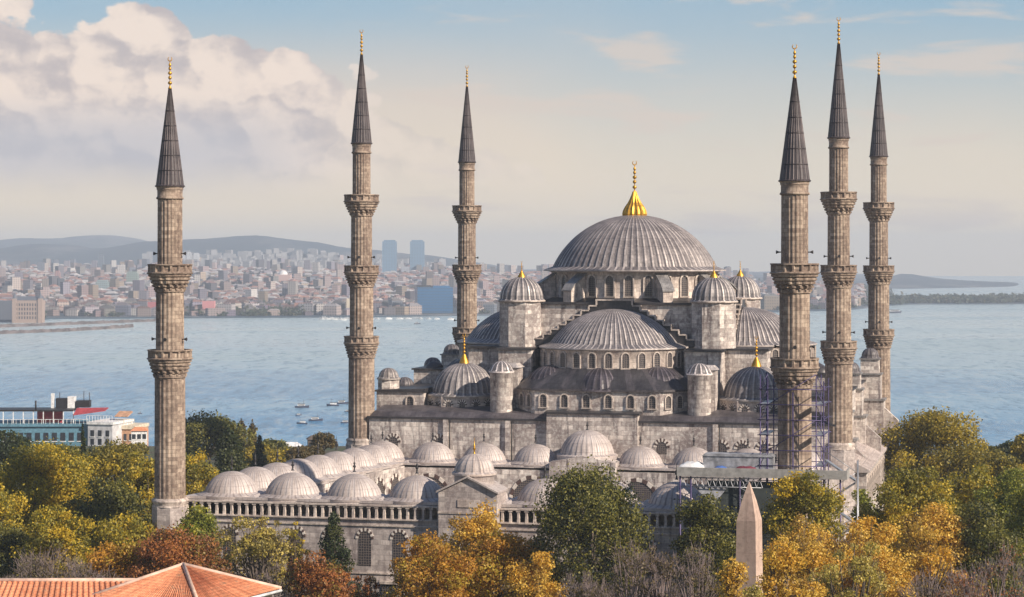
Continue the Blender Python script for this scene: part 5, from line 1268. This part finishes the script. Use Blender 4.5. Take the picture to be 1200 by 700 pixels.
for i in range(17000):
    px_ = rc_.uniform(-120, 1010); s0 = shore_d(px_); u_ = rc_.random(); off = 330 + 2400 * u_ ** 1.2
    if 880 < px_ and off > 1500: continue
    dn = .5 + .5 * pnoise(px_ / 30 + 4, off / 300); 
    if rc_.random() > .35 + .8 * dn: continue
    p = far_at(px_, s0 + off); tall = rc_.random() < .03; h = rc_.uniform(6, 14) if not tall else rc_.uniform(20, 34)
    w = rc_.uniform(8, 17) if not tall else rc_.uniform(9, 13); wc = WALLC[rc_.randrange(10)]; kk = rc_.uniform(.25, .85)
    block(b_, p.x, p.y, p.z, w, rc_.uniform(10, 18), h, rc_.uniform(-.7, .7), tuple(c_ * kk for c_ in wc), ROOFC[rc_.randrange(6)], rc_.random() < .55 and not tall)
for i in range(420):                                                        # pale estates on the hill slopes
    px_ = rc_.choice([rc_.gauss(300, 55), rc_.gauss(385, 40), rc_.uniform(200, 520)]); d = rc_.uniform(5100, 5900); p = far_at(px_, d)
    block(b_, p.x, p.y, p.z, rc_.uniform(12, 20), 12, rc_.uniform(8, 30), rc_.uniform(-.4, .4), (.36, .36, .38), (.26, .26, .27), False)
cs_ = b_.build('far_city', M_FAC); struct(cs_, 'stuff')
# woods between the houses and on the wooded point
def far_woods(name, rng, n, size, zoff=2.5):
    P_ = []; 
    for i in range(n):
        px_, d = rng(); c_ = far_at(px_, d); r_ = rc_.uniform(3, 7)
        for k_ in range(26): P_.append((c_.x + rc_.gauss(0, 1) * r_ * .8, c_.y + rc_.gauss(0, 1) * r_ * .8, c_.z + abs(rc_.gauss(0, .6)) * r_ + 1))
    P_ = np.array(P_); N_ = NR.normal(size=P_.shape) + np.array([.3, -.6, .6]); N_ /= np.linalg.norm(N_, axis=1)[:, None]
    pl = np.array([(.035, .055, .03), (.05, .07, .035), (.08, .075, .035)]); o = quads(name, P_, N_, size, pl[NR.randint(3, size=len(P_))], M_LEAF); return struct(o, 'stuff')
def rg_point(): px_ = rc_.uniform(1044, 1240); return px_, shore_d(px_) + rc_.uniform(8, 300)
far_woods('point_woods', rg_point, 700, 6.5)
def rg_shore():
    px_ = rc_.choice([rc_.uniform(40, 480), rc_.uniform(560, 1045), rc_.uniform(560, 1045), rc_.gauss(310, 30)]); return px_, shore_d(px_) + rc_.uniform(8, 1900)
far_woods('shore_woods', rg_shore, 2300, 5.0)

# landmark buildings of the far shore
M_OFFB = plain('blue curtain glass', (.015, .11, .26), .35, .0, .08, .02)
def fbox(name, label, px0, px1, pyt, pyb, d, m, cat='building', dp=None, rz=0.0, wall='wall'):
    c_ = at((px0 + px1) / 2, pyb, d); W_ = (px1 - px0) * d / FPX; H_ = (pyb - pyt) * d / FPX; dp = dp or W_ * .8
    r_ = empty(name, label, cat, c_, rz); MB().box(-W_ / 2, W_ / 2, 0, dp, -14, H_).build(wall, m, r_); return r_, W_, H_, dp
r_, W_, H_, dp = fbox('office_block', 'big blue glass office block near the water across the strait', 489, 531, 337, 367, 3000, M_OFFB, rz=R(10), dp=30)
MB().box(-W_ * .45, -W_ * .1, 4, dp - 4, H_, H_ + 3).build('roof_plant', M_DARK, r_); MB().box(-W_ * .05, W_ * .42, 3, dp - 4, H_, H_ + 2.2).build('roof_plant', M_OFFB, r_)
for i in range(9): MB().box(-W_ / 2 - .1, W_ / 2 + .1, -.35, -.02, H_ * (i + .5) / 9, H_ * (i + .5) / 9 + .5).build('floor_band', M_HULL, r_)
M_TOW = facade('tower facade')
def ftower(label, px0, px1, pyt, d, col=(.16, .28, .42), cat='tower', name='tower_block'):
    zt = at(0, pyt, d).z; c_ = far_at((px0 + px1) / 2, d); W_ = (px1 - px0) * d / FPX; r_ = empty(name, label, cat, c_); H_ = zt - c_.z; b_ = MB(); b_.box(-W_ / 2, W_ / 2, 0, W_ * .8, -10, H_ - 2, c=col); b_.build('wall', M_TOW, r_).color = (1, 1, 1, 1)
    b_ = MB(); b_.box(-W_ * .4, W_ * .4, 1, W_ * .6, H_ - 2, H_ + 1, c=col); b_.build('roof_storey', M_TOW, r_); return r_
ftower('left one of the twin pale blue towers', 448, 464.5, 282, 4700); ftower('right one of the twin pale blue towers', 480.5, 497, 282, 4700)
ftower('short slab between the twin towers', 470, 481, 313, 4700, (.4, .42, .48)); ftower('small slim tower right of the twin towers', 507, 513, 314, 4650, (.45, .5, .55))
ftower('lone dark slim tower standing below the left hills', 114.5, 121, 298, 4300, (.16, .2, .26)); ftower('greenish grey slab above the houses, near the left minaret', 148, 161, 319, 3700, (.25, .32, .3))
ftower('greenish office slab in the middle of the left houses', 112, 127, 329, 3500, (.28, .36, .38)); ftower('dark slab at the shoulder of the left houses', 64, 70, 318, 3600, (.4, .25, .25))
for k_, (a, b2, y_) in enumerate(((212, 217, 297), (219, 224, 296), (227, 233, 297))): ftower(('first', 'second', 'third')[k_] + ' from the left of three pale towers right of the left minaret', a, b2, y_, 5400, (.6, .62, .66))
ftower('pale tower behind the domes at right, left of the scaffolded minaret', 899, 905, 333, 4300, (.35, .42, .5)); ftower('slim dark tower seen between the two right minarets', 951, 956, 336, 4300, (.3, .36, .44))
M_STN = plain('far brown stone', (.34, .25, .21), .9); M_SLAT = plain('far slate', (.10, .11, .14), .7)
r_, W_, H_, dp = fbox('station_building', 'brown stone waterside station with two pointed corner towers', 17, 47, 352, 377, 2590, M_STN, dp=26)
for s_ in (-1, 1):
    b_ = MB(); b_.box(s_ * W_ / 2 - 2.6, s_ * W_ / 2 + 2.6, -1.2, 5, -2, H_ + 2); to = b_.build('corner_tower', M_STN, r_); b_ = MB(); b_.lathe([(3.2, H_ + 2), (1.6, H_ + 6), (.05, H_ + 10)], 8, cx=s_ * W_ / 2, cy=2); b_.build('spire', M_SLAT, to)
b_ = MB(); b_.hexa([(-W_ / 2 - .3, -.3, H_), (W_ / 2 + .3, -.3, H_), (W_ / 2 + .3, dp, H_), (-W_ / 2 - .3, dp, H_), (-W_ / 2, 8, H_ + 4.5), (W_ / 2, 8, H_ + 4.5), (W_ / 2, dp - 8, H_ + 4.5), (-W_ / 2, dp - 8, H_ + 4.5)]); b_.build('roof', M_SLAT, r_)
for i in range(9):
    for j in range(4): MB().box(-W_ * .44 + i * W_ * .105, -W_ * .44 + i * W_ * .105 + 1.4, -.12, -.01, 3 + j * 5.2, 6.2 + j * 5.2).build('window', M_GLAS, r_)
fbox('warehouse', 'dark blue warehouse at the left end of the far shore', -22, 15, 353, 377, 2640, M_SLAT, dp=40)
fbox('hall', 'long white roofed hall above the shore right of the left minaret', 217, 302, 339.5, 343, 3500, M_WHITE, dp=30)
fbox('pink_house', 'pink house by the water right of the left minaret', 237, 251, 353, 363, 2900, plain('pink paint', (.60, .25, .26), .8), cat='house')
fbox('yellow_house', 'low yellow house by the water', 253, 266, 361, 368, 2880, plain('yellow paint', (.62, .52, .2), .8), cat='house')
fbox('red_house', 'red waterfront house left of the left minaret', 173, 186, 354, 369, 2880, plain('red paint', (.42, .13, .14), .8), cat='house')
fbox('red_house', 'reddish block on the shore left of the marina', 345, 358, 355, 366, 2900, plain('brick paint', (.38, .20, .16), .8), cat='house')
fbox('cream_tower_house', 'narrow cream building beside the marina', 406, 413, 350, 366, 2900, M_CREAM, cat='house')
mq = empty('domed_building', 'domed pale pink building high among the far houses', 'mosque', at(331, 334, 3800)); MB().box(-14, 14, 0, 26, -8, 18).build('wall', plain('far pink stone', (.5, .36, .34), .9), mq); MB().lathe(dome_prof(8, 8, 18, 8, .5), 24, cx=0, cy=12).build('dome', M_WHITE, mq)
rs_ = empty('round_hall', 'small white domed hall on the wooded point behind the right minaret', 'hall', far_at(1057, 3800)); MB().lathe([(16, 0), (16, 2.5), (14, 5.5), (9, 8), (.1, 9.2)], 24).build('shell_roof', M_WHITE, rs_)
b_ = MB()
for i in range(60):
    x0_ = 420 + i * 8.2 if i < 28 else 60 + (i - 28) * 5.4; d = shore_d(x0_) + 6; p = Vector(((x0_ - 600) * d / FPX, d, SEA)); p2 = p + Vector((7, 0, 0)); b_.box(p.x - 5, p.x + 5.5, p.y - 2, p.y + 6, SEA - 2, SEA + 2.2)
struct(b_.build('quay', M_CONC))
